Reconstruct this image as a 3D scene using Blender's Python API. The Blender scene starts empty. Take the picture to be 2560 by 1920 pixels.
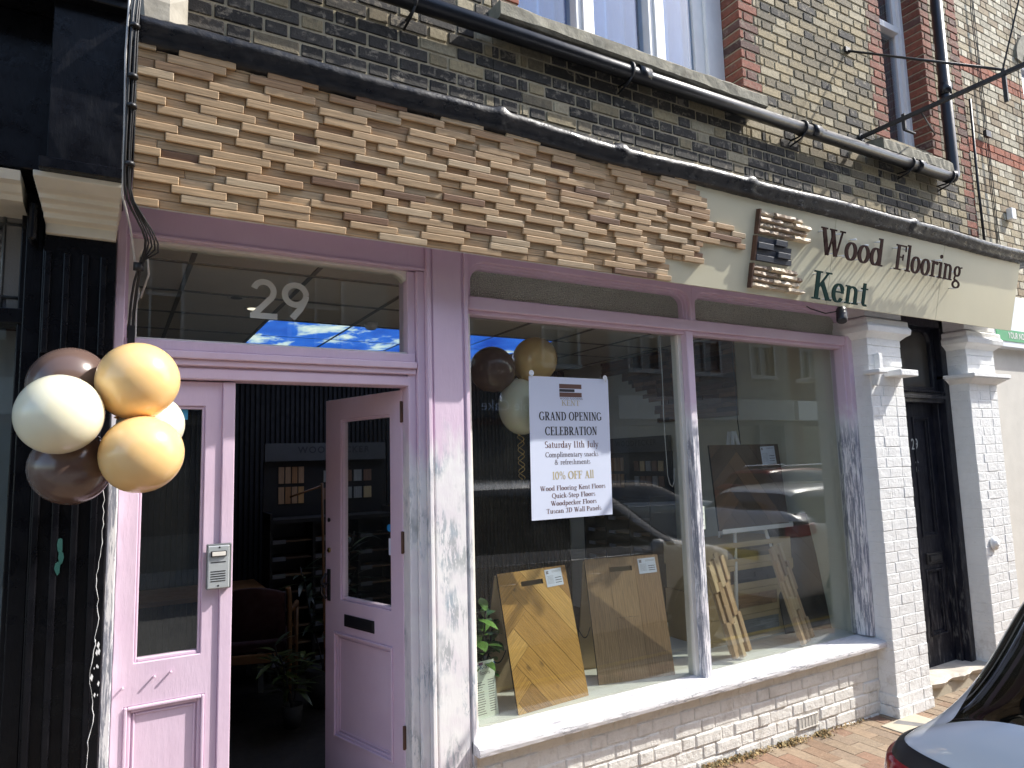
import bpy, bmesh, math, random
from mathutils import Vector, Matrix
random.seed(7)
R = math.radians
sc = bpy.context.scene
COL = sc.collection

# ------------------------------------------------------------------ camera
cam = bpy.data.objects.new('camera', bpy.data.cameras.new('camera'))
COL.objects.link(cam)
cr_, cu_, cf_ = Vector((0.864454, -0.501943, -0.027805)), Vector((-0.032016, -0.110167, 0.993397)), Vector((0.501692, 0.857856, 0.111305))
M4 = Matrix(((cr_.x, cu_.x, -cf_.x, 0), (cr_.y, cu_.y, -cf_.y, -3.0), (cr_.z, cu_.z, -cf_.z, 1.871), (0, 0, 0, 1)))
cam.matrix_world = M4
cam.data.sensor_width = 36.0
cam.data.lens = 36.0 * 1708.36 / 2560
cam.data.clip_start = 0.05
cam.data.clip_end = 500
sc.camera = cam

# ------------------------------------------------------------------ light
SUN = Vector((2.4, -1.0, 2.5)).normalized()
w = bpy.data.worlds.new('World'); sc.world = w; w.use_nodes = True
nt = w.node_tree
bg = nt.nodes['Background']
sky = nt.nodes.new('ShaderNodeTexSky'); sky.sky_type = 'NISHITA'; sky.sun_disc = False
sky.sun_elevation = math.asin(SUN.z); sky.sun_rotation = math.atan2(SUN.x, SUN.y)
sky.altitude = 30; sky.air_density = 1.0; sky.dust_density = 1.6
nt.links.new(sky.outputs[0], bg.inputs[0]); bg.inputs[1].default_value = 0.15
sl = bpy.data.lights.new('sun', 'SUN'); sl.energy = 2.75; sl.angle = R(0.5); sl.color = (1.0, 0.965, 0.90)
so = bpy.data.objects.new('sun', sl); COL.objects.link(so)
so.rotation_euler = SUN.to_track_quat('Z', 'Y').to_euler(); so.location = (10, -10, 20)
sc.view_settings.view_transform = 'Standard'; sc.view_settings.look = 'None'
sc.view_settings.exposure = 1.4; sc.view_settings.gamma = 1
sc.render.engine = 'CYCLES'
sc.cycles.max_bounces = 10; sc.cycles.transparent_max_bounces = 16
sc.cycles.diffuse_bounces = 5; sc.cycles.glossy_bounces = 5
sc.cycles.caustics_reflective = False; sc.cycles.caustics_refractive = False
sc.cycles.sample_clamp_indirect = 4.0

# ------------------------------------------------------------------ object helpers
def tag(o, label=None, cat=None, group=None, kind=None):
    if label: o['label'] = label
    if cat: o['category'] = cat
    if group: o['group'] = group
    if kind: o['kind'] = kind
    return o

def empty(name, loc, label, cat, group=None, rot=(0, 0, 0), kind=None):
    o = bpy.data.objects.new(name, None); COL.objects.link(o)
    o.location = loc; o.rotation_euler = rot; o.empty_display_size = .1
    return tag(o, label, cat, group, kind)

class MB:
    def __init__(s):
        s.v = []; s.f = []; s.m = []; s.c = []; s.uv = []; s.sm = []
        s.T = None
    def pt(s, p):
        if s.T is not None: p = s.T @ Vector(p)
        s.v.append(tuple(p)); return len(s.v) - 1
    def face(s, idx, mat=0, col=(1, 1, 1), uv=None, smooth=False):
        s.f.append(tuple(idx)); s.m.append(mat); s.c.append(col); s.sm.append(smooth)
        s.uv.append(uv if uv else [(0, 0)] * len(idx))
    def poly(s, pts, mat=0, col=(1, 1, 1), uv=None):
        s.face([s.pt(p) for p in pts], mat, col, uv)
    def box(s, x0, x1, y0, y1, z0, z1, mat=0, col=(1, 1, 1), grain=None, rnd=True):
        i = [s.pt(p) for p in ((x0, y0, z0), (x1, y0, z0), (x1, y1, z0), (x0, y1, z0), (x0, y0, z1), (x1, y0, z1), (x1, y1, z1), (x0, y1, z1))]
        P = [(x0, y0, z0), (x1, y0, z0), (x1, y1, z0), (x0, y1, z0), (x0, y0, z1), (x1, y0, z1), (x1, y1, z1), (x0, y1, z1)]
        ou = random.uniform(0, 40) if rnd else 0; ov = random.uniform(0, 40) if rnd else 0
        for q in ((0, 1, 5, 4), (1, 2, 6, 5), (2, 3, 7, 6), (3, 0, 4, 7), (4, 5, 6, 7), (3, 2, 1, 0)):
            uv = None
            if grain is not None:
                oth = [a for a in (0, 1, 2) if a != grain]
                uv = [(P[k][grain] + ou, P[k][oth[0]] + P[k][oth[1]] + ov) for k in q]
            s.face([i[k] for k in q], mat, col, uv)
    def prism(s, pts, d, mat=0, col=(1, 1, 1), uvs=None, smooth=False):
        """pts: 3D loop (CCW seen from the front), d: extrusion vector to the back"""
        d = Vector(d); n = len(pts)
        a = [s.pt(p) for p in pts]; b = [s.pt(Vector(p) + d) for p in pts]
        s.face(a, mat, col, uvs); s.face(b[::-1], mat, col, uvs[::-1] if uvs else None)
        for k in range(n):
            k2 = (k + 1) % n
            s.face((a[k2], a[k], b[k], b[k2]), mat, col, None, smooth)
    def tube(s, pts, r, n=10, mat=0, col=(1, 1, 1), cap=True):
        pts = [Vector(p) for p in pts]; rings = []
        rr = r if isinstance(r, (list, tuple)) else [r] * len(pts)
        ref = None
        for k, p in enumerate(pts):
            t = (pts[min(k + 1, len(pts) - 1)] - pts[max(k - 1, 0)]).normalized()
            if ref is None:
                ref = t.orthogonal().normalized()
            ref = (ref - t * ref.dot(t)).normalized(); b = t.cross(ref)
            rings.append([s.pt(p + (ref * math.cos(a) + b * math.sin(a)) * rr[k]) for a in [2 * math.pi * j / n for j in range(n)]])
        for k in range(len(rings) - 1):
            for j in range(n):
                j2 = (j + 1) % n
                s.face((rings[k][j], rings[k][j2], rings[k + 1][j2], rings[k + 1][j]), mat, col, None, True)
        if cap:
            s.face(rings[0][::-1], mat, col); s.face(rings[-1], mat, col)
    def lathe(s, prof, c, n=24, mat=0, col=(1, 1, 1), axis='z', sx=1.0):
        """prof: list of (r, h)"""
        c = Vector(c); rings = []
        for r, h in prof:
            ring = []
            for j in range(n):
                a = 2 * math.pi * j / n; u, v_ = r * math.cos(a), r * math.sin(a)
                p = {'z': (u * sx, v_, h), 'y': (u, h, v_), 'x': (h, u, v_)}[axis]
                ring.append(s.pt(c + Vector(p)))
            rings.append(ring)
        for k in range(len(rings) - 1):
            for j in range(n):
                j2 = (j + 1) % n
                s.face((rings[k][j], rings[k][j2], rings[k + 1][j2], rings[k + 1][j]), mat, col, None, True)
        s.face(rings[0][::-1], mat, col); s.face(rings[-1], mat, col)
    def grid(s, rows, mat=0, col=(1, 1, 1), smooth=True, closed=False, uvf=None):
        ids = [[s.pt(p) for p in r] for r in rows]
        for a in range(len(ids) - 1):
            n = len(ids[a])
            for b in range(n if closed else n - 1):
                b2 = (b + 1) % n
                uv = None
                if uvf: uv = [uvf(a, b), uvf(a, b2), uvf(a + 1, b2), uvf(a + 1, b)]
                s.face((ids[a][b], ids[a][b2], ids[a + 1][b2], ids[a + 1][b]), mat, col, uv, smooth)
        return ids
    def build_each(s, name, mats, parent=None, bevel=0, seg=1):
        """one object for every loose piece collected here"""
        par = list(range(len(s.v)))
        def find(a):
            while par[a] != a: par[a] = par[par[a]]; a = par[a]
            return a
        for f in s.f:
            for k in f[1:]: par[find(k)] = find(f[0])
        groups = {}
        for k, f in enumerate(s.f): groups.setdefault(find(f[0]), []).append(k)
        out = []
        for ks in groups.values():
            m2 = MB(); idx = {}
            for k in ks:
                ids = []
                for q in s.f[k]:
                    if q not in idx: idx[q] = m2.pt(s.v[q])
                    ids.append(idx[q])
                m2.face(ids, s.m[k], s.c[k], s.uv[k], s.sm[k])
            out.append(m2.build(name, mats, parent, bevel, seg))
        return out
    def build(s, name, mats, parent=None, bevel=0, seg=1, flip=False, weld=False):
        me = bpy.data.meshes.new(name)
        me.from_pydata(s.v, [], s.f)
        if not isinstance(mats, (list, tuple)): mats = [mats]
        for m in mats: me.materials.append(m)
        ca = me.color_attributes.new('Col', 'FLOAT_COLOR', 'CORNER')
        uvl = me.uv_layers.new(name='UVMap')
        li = 0
        for k, p in enumerate(me.polygons):
            p.material_index = s.m[k]; p.use_smooth = s.sm[k]
            for q in range(len(s.f[k])):
                ca.data[li].color = (*s.c[k], 1); uvl.data[li].uv = s.uv[k][q]; li += 1
        me.validate()
        o = bpy.data.objects.new(name, me); COL.objects.link(o)
        bm = bmesh.new(); bm.from_mesh(me)
        if weld: bmesh.ops.remove_doubles(bm, verts=bm.verts, dist=1e-5)
        bmesh.ops.recalc_face_normals(bm, faces=bm.faces)
        bm.to_mesh(me); bm.free()
        if bevel:
            md = o.modifiers.new('bevel', 'BEVEL'); md.width = bevel; md.segments = seg; md.limit_method = 'ANGLE'; md.angle_limit = R(35)
        if parent: o.parent = parent
        return o

# ------------------------------------------------------------------ material helpers
class G:
    def __init__(s, name):
        s.m = bpy.data.materials.new(name); s.m.use_nodes = True
        s.nt = s.m.node_tree; s.b = s.nt.nodes['Principled BSDF']; s.out = s.nt.nodes['Material Output']
    def n(s, t, **kw):
        x = s.nt.nodes.new('ShaderNode' + t)
        for k, v in kw.items():
            if k.startswith('i_'):
                key = k[2:]
                key = int(key) if key.isdigit() else key.replace('_', ' ')
                s.set(x.inputs[key], v)
            else: setattr(x, k, v)
        return x
    def set(s, inp, v):
        if isinstance(v, bpy.types.NodeSocket): s.nt.links.new(v, inp)
        elif isinstance(v, bpy.types.Node): s.nt.links.new(v.outputs[0], inp)
        else:
            if inp.type == 'RGBA' and len(v) == 3: v = (*v, 1)
            inp.default_value = v
    def p(s, **kw):
        for k, v in kw.items(): s.set(s.b.inputs[k.replace('_', ' ')], v)
        return s
    def pos(s, scale=(1, 1, 1), obj=False):
        if obj: src = s.n('TexCoord').outputs['Object']
        else: src = s.n('NewGeometry').outputs['Position']
        mp = s.n('Mapping'); s.set(mp.inputs['Scale'], scale); s.nt.links.new(src, mp.inputs['Vector'])
        return mp.outputs[0]
    def uv(s, scale=(1, 1, 1)):
        mp = s.n('Mapping'); s.set(mp.inputs['Scale'], scale); s.nt.links.new(s.n('UVMap').outputs[0], mp.inputs['Vector'])
        return mp.outputs[0]
    def noise(s, vec, scale=5, detail=4, rough=.55, dist=0):
        x = s.n('TexNoise'); s.set(x.inputs['Vector'], vec); s.set(x.inputs['Scale'], scale); s.set(x.inputs['Detail'], detail)
        s.set(x.inputs['Roughness'], rough); s.set(x.inputs['Distortion'], dist); return x.outputs['Fac']
    def ramp(s, fac, stops):
        x = s.n('ValToRGB'); s.set(x.inputs[0], fac)
        while len(x.color_ramp.elements) < len(stops): x.color_ramp.elements.new(.5)
        for e, (p_, c) in zip(x.color_ramp.elements, stops):
            e.position = p_; e.color = (*c, 1) if hasattr(c, '__len__') else (c, c, c, 1)
        return x.outputs[0]
    def mix(s, fac, a, b, mode='MIX'):
        x = s.n('Mix', data_type='RGBA', blend_type=mode)
        s.set(x.inputs[0], fac); s.set(x.inputs[6], a); s.set(x.inputs[7], b); return x.outputs[2]
    def math(s, op, a, b=0.0, clamp=False):
        x = s.n('Math', operation=op, use_clamp=clamp); s.set(x.inputs[0], a); s.set(x.inputs[1], b); return x.outputs[0]
    def sep(s, vec, k):
        x = s.n('SeparateXYZ'); s.set(x.inputs[0], vec); return x.outputs[k]
    def maprange(s, v, a, b, c=0.0, d=1.0):
        x = s.n('MapRange'); s.set(x.inputs[0], v); s.set(x.inputs[1], a); s.set(x.inputs[2], b); s.set(x.inputs[3], c); s.set(x.inputs[4], d); return x.outputs[0]
    def bump(s, h, strength=.3, dist=.01, prev=None):
        x = s.n('Bump'); s.set(x.inputs['Strength'], strength); s.set(x.inputs['Distance'], dist); s.set(x.inputs['Height'], h)
        if prev is not None: s.set(x.inputs['Normal'], prev)
        s.nt.links.new(x.outputs[0], s.b.inputs['Normal']); return x.outputs[0]
    def col(s):
        x = s.n('VertexColor', layer_name='Col'); return x.outputs[0]

def plain(name, c, rough=.5, metal=0.0, var=.12, bump=.15, bscale=60, scale=6, coat=0.0, spec=.5):
    g = G(name); P = g.pos(obj=True)
    n1 = g.noise(P, scale, 5); lo = tuple(x * (1 - var) for x in c); hi = tuple(min(1, x * (1 + var)) for x in c)
    g.p(Base_Color=g.ramp(n1, [(.3, lo), (.7, hi)]), Roughness=g.maprange(g.noise(P, scale * 3, 3), .3, .7, rough * .85, min(1, rough * 1.15)), Metallic=metal)
    g.b.inputs['Coat Weight'].default_value = coat; g.b.inputs['Specular IOR Level'].default_value = spec
    if bump: g.bump(g.noise(P, bscale, 4), bump, .003)
    return g.m

def vcol(name, rough=.7, var=.3, bump=.4, scale=30, bdist=.004, soot=False):
    """colour from the piece's own colour attribute, broken up with noise"""
    g = G(name); P = g.pos()
    c = g.col()
    n = g.noise(P, scale, 6, .65)
    base = g.mix(1.0, c, g.ramp(n, [(.25, 1 - var * 1.3), (.75, 1 + var * .8)]), 'MULTIPLY')
    g.p(Base_Color=base, Roughness=rough)
    g.bump(g.noise(P, scale * 2.5, 6, .7), bump, bdist)
    return g.m

M = {}
# London stock brick: blotchy soot skin with paler worn patches
g = G('stock_brick'); P = g.pos(); c = g.col()
n = g.noise(P, 26, 7, .7, .6); n2 = g.noise(g.pos((1, 1, 2.2)), 9, 4)
alpha = g.n('VertexColor', layer_name='Col').outputs[0]
worn = g.math('MULTIPLY', g.ramp(n, [(.50, 0.0), (.57, 1.0)]), g.ramp(n2, [(.46, 0.0), (.60, .8)]))
lum = g.n('RGBToBW'); g.set(lum.inputs[0], c)
dark = g.maprange(lum.outputs[0], .16, .05, 0.0, .75)
base = g.mix(1.0, c, g.ramp(g.noise(P, 40, 6, .7), [(.25, .62), (.75, 1.3)]), 'MULTIPLY')
base = g.mix(g.math('MULTIPLY', worn, dark), base, (.36, .31, .235))
base = g.mix(g.ramp(g.noise(P, 17, 5, .7), [(.52, 0.0), (.70, .45)]), base, (.07, .065, .055))
g.p(Base_Color=base, Roughness=.85)
g.bump(g.noise(P, 70, 8, .75), .9, .006)
M['brick'] = g.m
g = G('mortar'); P = g.pos()
g.p(Base_Color=g.ramp(g.noise(P, 14, 6, .7), [(.3, (.29, .245, .16)), (.7, (.45, .385, .265))]), Roughness=.95); g.bump(g.noise(P, 120, 5, .7), .8, .004)
M['mortar'] = g.m
g = G('pale_mortar'); P = g.pos()
g.p(Base_Color=g.ramp(g.noise(P, 14, 6, .7), [(.3, (.12, .10, .08)), (.7, (.26, .23, .18))]), Roughness=.95); g.bump(g.noise(P, 120, 5, .7), .8, .004)
M['mortar2'] = g.m

def painted_brick(name, c, dirt=.35):
    g = G(name); P = g.pos()
    z = g.sep(g.n('NewGeometry').outputs['Position'], 2)
    low = g.maprange(z, .62, .08, 0.0, 1.0)
    n = g.noise(P, 11, 7, .7, .4)
    d = g.math('MULTIPLY', g.ramp(n, [(.50, 0.0), (.64, 1.0)]), g.math('ADD', g.math('MULTIPLY', low, .6), .10))
    base = g.ramp(g.noise(P, 5, 5), [(.3, tuple(x * .93 for x in c)), (.7, c)])
    base = g.mix(g.math('MULTIPLY', d, dirt * 2), base, (.26, .21, .15))
    spots = g.ramp(g.noise(P, 60, 3, .5), [(.70, 0.0), (.73, 1.0)])
    base = g.mix(g.math('MULTIPLY', spots, .35), base, (.2, .17, .14))
    g.p(Base_Color=base, Roughness=.55)
    h = g.math('ADD', g.math('MULTIPLY', g.noise(P, 28, 6, .6, .3), 1.0), g.math('MULTIPLY', g.noise(P, 90, 5, .6, .5), .45))
    g.bump(h, .6, .011)
    return g.m
M['white_brick'] = painted_brick('white_painted_brick', (.80, .80, .785))
M['riser_brick'] = painted_brick('cream_painted_brick', (.78, .76, .71), .38)

def worn_pink(name, top=2.02, worn=True):
    """pink gloss paint; below about head height it is sanded back to white with blue-grey scrapes"""
    g = G(name); P = g.pos()
    z = g.sep(g.n('NewGeometry').outputs['Position'], 2)
    pink = g.ramp(g.noise(P, 4, 5), [(.3, (.66, .50, .615)), (.7, (.72, .565, .68))])
    chip = g.ramp(g.noise(g.pos((1, 1, .35)), 42, 6, .7), [(.70, 0.0), (.72, 1.0)])
    base = g.mix(g.math('MULTIPLY', chip, .6), pink, (.80, .76, .74))
    if worn:
        zz = g.math('ADD', z, g.math('MULTIPLY', g.math('SUBTRACT', g.noise(g.pos((1, 1, .25)), 14, 5), .5), .55))
        f = g.maprange(zz, top, top - .16, 0.0, 1.0)
        white = g.ramp(g.noise(P, 7, 5), [(.3, (.74, .69, .72)), (.6, (.82, .81, .79))])
        sc1 = g.noise(g.pos((1.6, 1.6, .30)), 26, 8, .78, .5)
        sc2 = g.noise(g.pos((1, 1, .6)), 6, 4)
        m1 = g.math('MULTIPLY', g.ramp(sc1, [(.47, 0.0), (.53, 1.0)]), g.ramp(sc2, [(.47, 0.0), (.58, 1.0)]))
        scr = g.ramp(g.noise(P, 4.3, 3), [(.45, (.27, .30, .31)), (.60, (.16, .26, .35)), (.7, (.36, .37, .36))])
        white = g.mix(g.math('MULTIPLY', m1, .68), white, scr)
        base = g.mix(f, base, white)
    g.p(Base_Color=base, Roughness=.42)
    g.bump(g.math('ADD', g.noise(g.pos((1, 1, .2)), 60, 5, .6), g.math('MULTIPLY', g.noise(P, 18, 4), .6)), .3, .004)
    return g.m
M['pink'] = worn_pink('pink_gloss_paint', worn=False)
M['pink_worn'] = worn_pink('worn_pink_and_white_paint')
def stripped(name, thresh, c2):
    g = G(name); P = g.pos()
    z = g.sep(g.n('NewGeometry').outputs['Position'], 2)
    white = g.ramp(g.noise(P, 6, 5), [(.3, (.78, .75, .78)), (.7, (.86, .85, .84))])
    n = g.noise(g.pos((2.2, 2.2, .16)), 30, 8, .75, .4)
    m_ = g.math('MULTIPLY', g.ramp(n, [(thresh, 0.0), (thresh + .05, 1.0)]), g.maprange(z, 2.12, 1.95, 0.0, 1.0))
    pink = g.maprange(g.math('ADD', z, g.math('MULTIPLY', g.noise(P, 15, 4), .2)), 2.3, 2.15, 0.0, 1.0)
    base = g.mix(m_, white, c2)
    base = g.mix(pink, (.68, .53, .64), base)
    g.p(Base_Color=base, Roughness=.6); g.bump(n, .5, .004)
    return g.m
M['stripped'] = stripped('stripped_grey_white_wood', .47, (.27, .28, .33))
g = G('white_sill_paint'); P = g.pos()
n = g.noise(g.pos((.35, 2.2, 2.2)), 30, 8, .75, .3)
m_ = g.math('MULTIPLY', g.ramp(n, [(.50, 0.0), (.58, 1.0)]), g.ramp(g.noise(P, 3, 3), [(.40, .15), (.58, .9)]))
g.p(Base_Color=g.mix(m_, g.ramp(g.noise(P, 5, 4), [(.3, (.68, .67, .69)), (.7, (.76, .75, .74))]), (.26, .26, .29)), Roughness=.5); g.bump(n, .3, .004)
M['sill'] = g.m
M['offwhite'] = plain('off_white_paint', (.74, .71, .64), .5, var=.06)
M['white_paint'] = plain('white_paint', (.8, .79, .77), .45, var=.05)
M['cream_board'] = plain('cream_sign_paint', (.62, .585, .43), .35, var=.03, bump=.05, scale=2)
M['lilac'] = plain('lilac_board', (.62, .48, .66), .5, var=.04)
g = G('black_gloss_paint'); P = g.pos()
fl = g.ramp(g.noise(g.pos((1, 1, .5)), 24, 6, .7), [(.735, 0.0), (.75, 1.0)])
g.p(Base_Color=g.mix(fl, g.ramp(g.noise(P, 8, 5), [(.3, (.002, .002, .003)), (.7, (.006, .006, .008))]), (.25, .25, .24)), Roughness=g.maprange(g.noise(P, 12, 4), .3, .7, .18, .45))
g.b.inputs['Specular IOR Level'].default_value = .22
g.bump(g.math('ADD', g.noise(g.pos((1, 1, .25)), 45, 5, .6), g.noise(P, 7, 3)), .35, .006)
M['black'] = g.m
g = G('old_black_door_paint'); P = g.pos()
z = g.sep(g.n('NewGeometry').outputs['Position'], 2)
wear = g.math('MULTIPLY', g.ramp(g.noise(g.pos((1.5, 1.5, .3)), 22, 7, .7), [(.52, 0.0), (.62, 1.0)]), g.maprange(z, 1.3, .1, .08, .8))
g.p(Base_Color=g.mix(wear, g.ramp(g.noise(P, 8, 5), [(.3, (.004, .005, .011)), (.7, (.010, .011, .020))]), (.16, .16, .16)), Roughness=g.maprange(g.noise(P, 12, 4), .3, .7, .3, .55))
g.b.inputs['Specular IOR Level'].default_value = .3
g.bump(g.noise(g.pos((1, 1, .25)), 45, 6, .6), .5, .006)
M['door_black'] = g.m
g = G('black_lead_cornice'); P = g.pos()
worn = g.ramp(g.noise(g.pos((.5, 1, 1)), 26, 7, .72), [(.58, 0.0), (.66, 1.0)])
zx = g.sep(g.n('NewGeometry').outputs['Position'], 0)
ww = g.math('MULTIPLY', worn, g.maprange(zx, 1.0, 5.0, .03, .35))
g.p(Base_Color=g.mix(ww, g.ramp(g.noise(P, 10, 5), [(.35, (.004, .005, .008)), (.7, (.020, .018, .018))]), (.42, .44, .46)), Roughness=g.maprange(g.noise(P, 20, 4), .3, .7, .22, .55))
g.bump(g.math('ADD', g.noise(g.pos((.5, 1, 1)), 22, 6, .6), g.math('MULTIPLY', g.noise(P, 90, 4), .3)), .5, .010)
g.b.inputs['Specular IOR Level'].default_value = .4
M['cornice'] = g.m
M['stone'] = plain('lichen_stone', (.23, .215, .165), .9, var=.35, bump=1.0, bscale=80, scale=14)
M['cream_stone'] = plain('cream_console_paint', (.70, .655, .54), .55, var=.07, bump=.3, bscale=40)
M['pipe'] = plain('black_pipe', (.012, .012, .014), .32, var=.3, bump=.12, bscale=40)
M['cable'] = plain('black_cable', (.015, .015, .016), .45, bump=.1)
M['cable_white'] = plain('pale_cable', (.55, .53, .5), .6)
M['iron'] = plain('black_iron', (.02, .02, .022), .5, var=.4, bump=.5, bscale=90)
M['metal_grey'] = plain('grey_metal', (.50, .53, .53), .38, metal=.35, var=.04, bump=.03)
M['metal_dark'] = plain('dark_metal', (.16, .17, .17), .4, metal=.4)
M['chrome'] = plain('chrome', (.8, .8, .8), .12, metal=1.0, var=.02, bump=0)
M['brass'] = plain('brass', (.55, .38, .14), .3, metal=1.0, bump=0)
M['black_plastic'] = plain('black_plastic', (.015, .015, .017), .4, bump=0)
M['paper'] = plain('white_paper', (.62, .67, .80), .6, var=.01, bump=0)
M['paper_green'] = plain('pale_green_paper', (.66, .72, .62), .6, var=.02, bump=0)
M['card'] = plain('cardboard', (.50, .37, .20), .8, var=.06, bump=.1)
M['mdf'] = plain('mdf_board', (.53, .39, .24), .7, var=.04, bump=.05)
M['ink'] = plain('black_ink', (.02, .02, .025), .6, bump=0, var=0)
M['ink_grey'] = plain('grey_ink', (.13, .11, .12), .6, bump=0, var=0)
M['ink_gold'] = plain('gold_ink', (.45, .38, .20), .5, bump=0, var=0)
M['ink_brown'] = plain('brown_ink', (.12, .055, .04), .6, bump=0, var=0)
M['letter_brown'] = plain('dark_brown_letter', (.026, .009, .008), .75, var=.05, bump=0, spec=.08)
M['letter_green'] = plain('dark_green_letter', (.003, .026, .023), .75, var=.05, bump=0, spec=.08)
M['clear_peg'] = plain('clear_peg', (.8, .82, .84), .15, bump=0)
M['green_sign'] = plain('green_sign', (.02, .30, .10), .4, var=.03, bump=0)
M['white_sign'] = plain('white_sign', (.70, .74, .80), .35, var=.03, bump=0)
M['plaster'] = plain('cream_plaster', (.62, .59, .53), .8, var=.06, bump=.25, bscale=60)
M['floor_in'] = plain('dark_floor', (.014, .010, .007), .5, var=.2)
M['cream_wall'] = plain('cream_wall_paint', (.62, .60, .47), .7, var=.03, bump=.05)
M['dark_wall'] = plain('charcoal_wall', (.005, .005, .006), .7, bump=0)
M['ledge'] = plain('pale_window_ledge', (.66, .66, .60), .45, var=.04)
M['ceil'] = plain('ceiling_tile', (.80, .75, .65), .85, var=.03, bump=.2, bscale=200)
M['ceil_grid'] = plain('ceiling_grid', (.22, .21, .18), .6, bump=0)
M['red_fabric'] = plain('dark_red_fabric', (.028, .003, .004), .85, bump=.3, bscale=200)
M['wood_pale'] = plain('pale_wood', (.17, .08, .028), .45, var=.15)
M['curtain'] = plain('pale_blue_curtain', (.085, .25, .58), .8, var=.05, bump=.1)
M['blind'] = plain('dim_grey_blind', (.07, .07, .065), .8)
M['soil'] = plain('dark_pot', (.015, .013, .012), .7)
M['rubber'] = plain('tyre_rubber', (.018, .018, .018), .8, bump=.3)
M['rim'] = plain('alloy_rim', (.45, .46, .47), .3, metal=.8, bump=0)
M['ivory'] = None

def glass(name, tint=(.93, .95, .93), ior=1.5, rough=0.0, dirt=.0, boost=1.0):
    g = G(name); nt = g.nt
    geo = g.n('NewGeometry'); fr = g.n('Fresnel'); g.set(fr.inputs[0], g.maprange(geo.outputs['Backfacing'], 0, 1, ior, 1 / ior))
    fac = g.math('MULTIPLY', fr.outputs[0], boost, True)
    tr = g.n('BsdfTransparent'); g.set(tr.inputs[0], tint)
    gl = g.n('BsdfGlossy'); g.set(gl.inputs['Color'], (1, 1, 1)); g.set(gl.inputs['Roughness'], rough)
    mx = g.n('MixShader'); g.set(mx.inputs[0], fac); nt.links.new(tr.outputs[0], mx.inputs[1]); nt.links.new(gl.outputs[0], mx.inputs[2])
    last = mx
    if dirt:
        df = g.n('BsdfDiffuse'); g.set(df.inputs[0], (.6, .6, .55))
        m2 = g.n('MixShader'); P = g.pos((1, 1, .6))
        g.set(m2.inputs[0], g.math('MULTIPLY', g.noise(P, 5, 6, .7), dirt)); nt.links.new(mx.outputs[0], m2.inputs[1]); nt.links.new(df.outputs[0], m2.inputs[2]); last = m2
    nt.links.new(last.outputs[0], g.out.inputs[0]); nt.nodes.remove(g.b)
    return g.m
M['glass'] = glass('shop_window_glass', ior=1.52, dirt=.014, boost=1.15)
M['glass_dirty'] = glass('upper_window_glass', tint=(.8, .87, .93), dirt=.05, boost=1.6)
M['car_glass'] = glass('car_glass', tint=(.10, .11, .11), ior=1.5, boost=1.3)
g = G('obscured_glass'); P = g.pos()
v = g.n('TexVoronoi', feature='DISTANCE_TO_EDGE'); g.set(v.inputs['Vector'], g.pos((1, 1, 1.3))); g.set(v.inputs['Scale'], 75)
g.set(v.inputs['Randomness'], 1.0)
g.p(Base_Color=g.mix(g.ramp(v.outputs[0], [(.0, .55), (.12, 0.0)]), g.ramp(g.noise(P, 3, 3), [(.3, (.60, .63, .50)), (.7, (.72, .75, .60))]), (.12, .12, .10)), Roughness=.25); g.bump(v.outputs[0], 1.0, .02)  # darker cell edges paint the relief's shading into the glass colour
M['obscured'] = g.m
g = G('leaded_textured_glass'); P = g.pos()
g.p(Base_Color=g.ramp(g.noise(g.pos((1, 1, .7)), 55, 4, .7), [(.4, (.035, .03, .03)), (.62, (.30, .27, .24))]), Roughness=.3); g.bump(g.noise(P, 90, 3), .9, .01)
M['leaded_tex'] = g.m
M['leaded_pale'] = plain('leaded_pale_glass', (.20, .185, .165), .2, var=.1, bump=.5, bscale=120)
M['leaded_pale2'] = plain('leaded_grey_glass', (.13, .13, .14), .2, var=.15, bump=.8, bscale=160)
M['left_blind'] = plain('grey_window_blind', (.20, .22, .23), .5, var=.08, bump=0, scale=1.5)

def wood(name, rough=.6, tint=1.0, grain_scale=1.0, knots=False, contrast=.35, varnish=0.0):
    g = G(name); c = g.col()
    U = g.uv((1.2 * grain_scale, 22 * grain_scale, 1))
    n = g.noise(U, 6, 8, .65, .8)
    n2 = g.noise(g.uv((14, 160, 1)), 1.5, 4, .6)
    wv = g.n('TexWave', wave_type='BANDS', bands_direction='Y'); g.set(wv.inputs['Vector'], g.uv((.5, 6, 1))); g.set(wv.inputs['Scale'], 4); g.set(wv.inputs['Distortion'], 7); g.set(wv.inputs['Detail'], 4)
    mul = g.math('ADD', g.maprange(n, .3, .7, 1 - contrast, 1 + contrast * .6), g.math('MULTIPLY', g.math('SUBTRACT', wv.outputs[1], .5), contrast * .45))
    mul = g.math('MULTIPLY', mul, g.maprange(n2, .3, .7, .92, 1.06))
    x = g.n('VectorMath', operation='SCALE'); g.set(x.inputs[0], c); g.nt.links.new(mul, x.inputs[3])
    base = x.outputs[0]
    if knots:
        v = g.n('TexVoronoi'); g.set(v.inputs['Vector'], g.uv((3.2, 6.5, 1))); g.set(v.inputs['Scale'], 1.3); g.set(v.inputs['Randomness'], 1.0)
        k = g.ramp(g.math('ADD', v.outputs[0], g.math('MULTIPLY', g.noise(g.uv((10, 30, 1)), 2, 4), .10)), [(.09, 1.0), (.17, 0.0)])
        base = g.mix(g.math('MULTIPLY', k, .8), base, (.07, .035, .018))
    g.p(Base_Color=base, Roughness=rough); g.b.inputs['Coat Weight'].default_value = varnish
    g.bump(g.math('ADD', n, n2), .3, .002)
    return g.m
M['plank'] = wood('sawn_plank')
M['oak'] = wood('oak_board', .38, knots=True, contrast=.36)
M['wood_plain'] = wood('wood_strip', .55)

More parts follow.
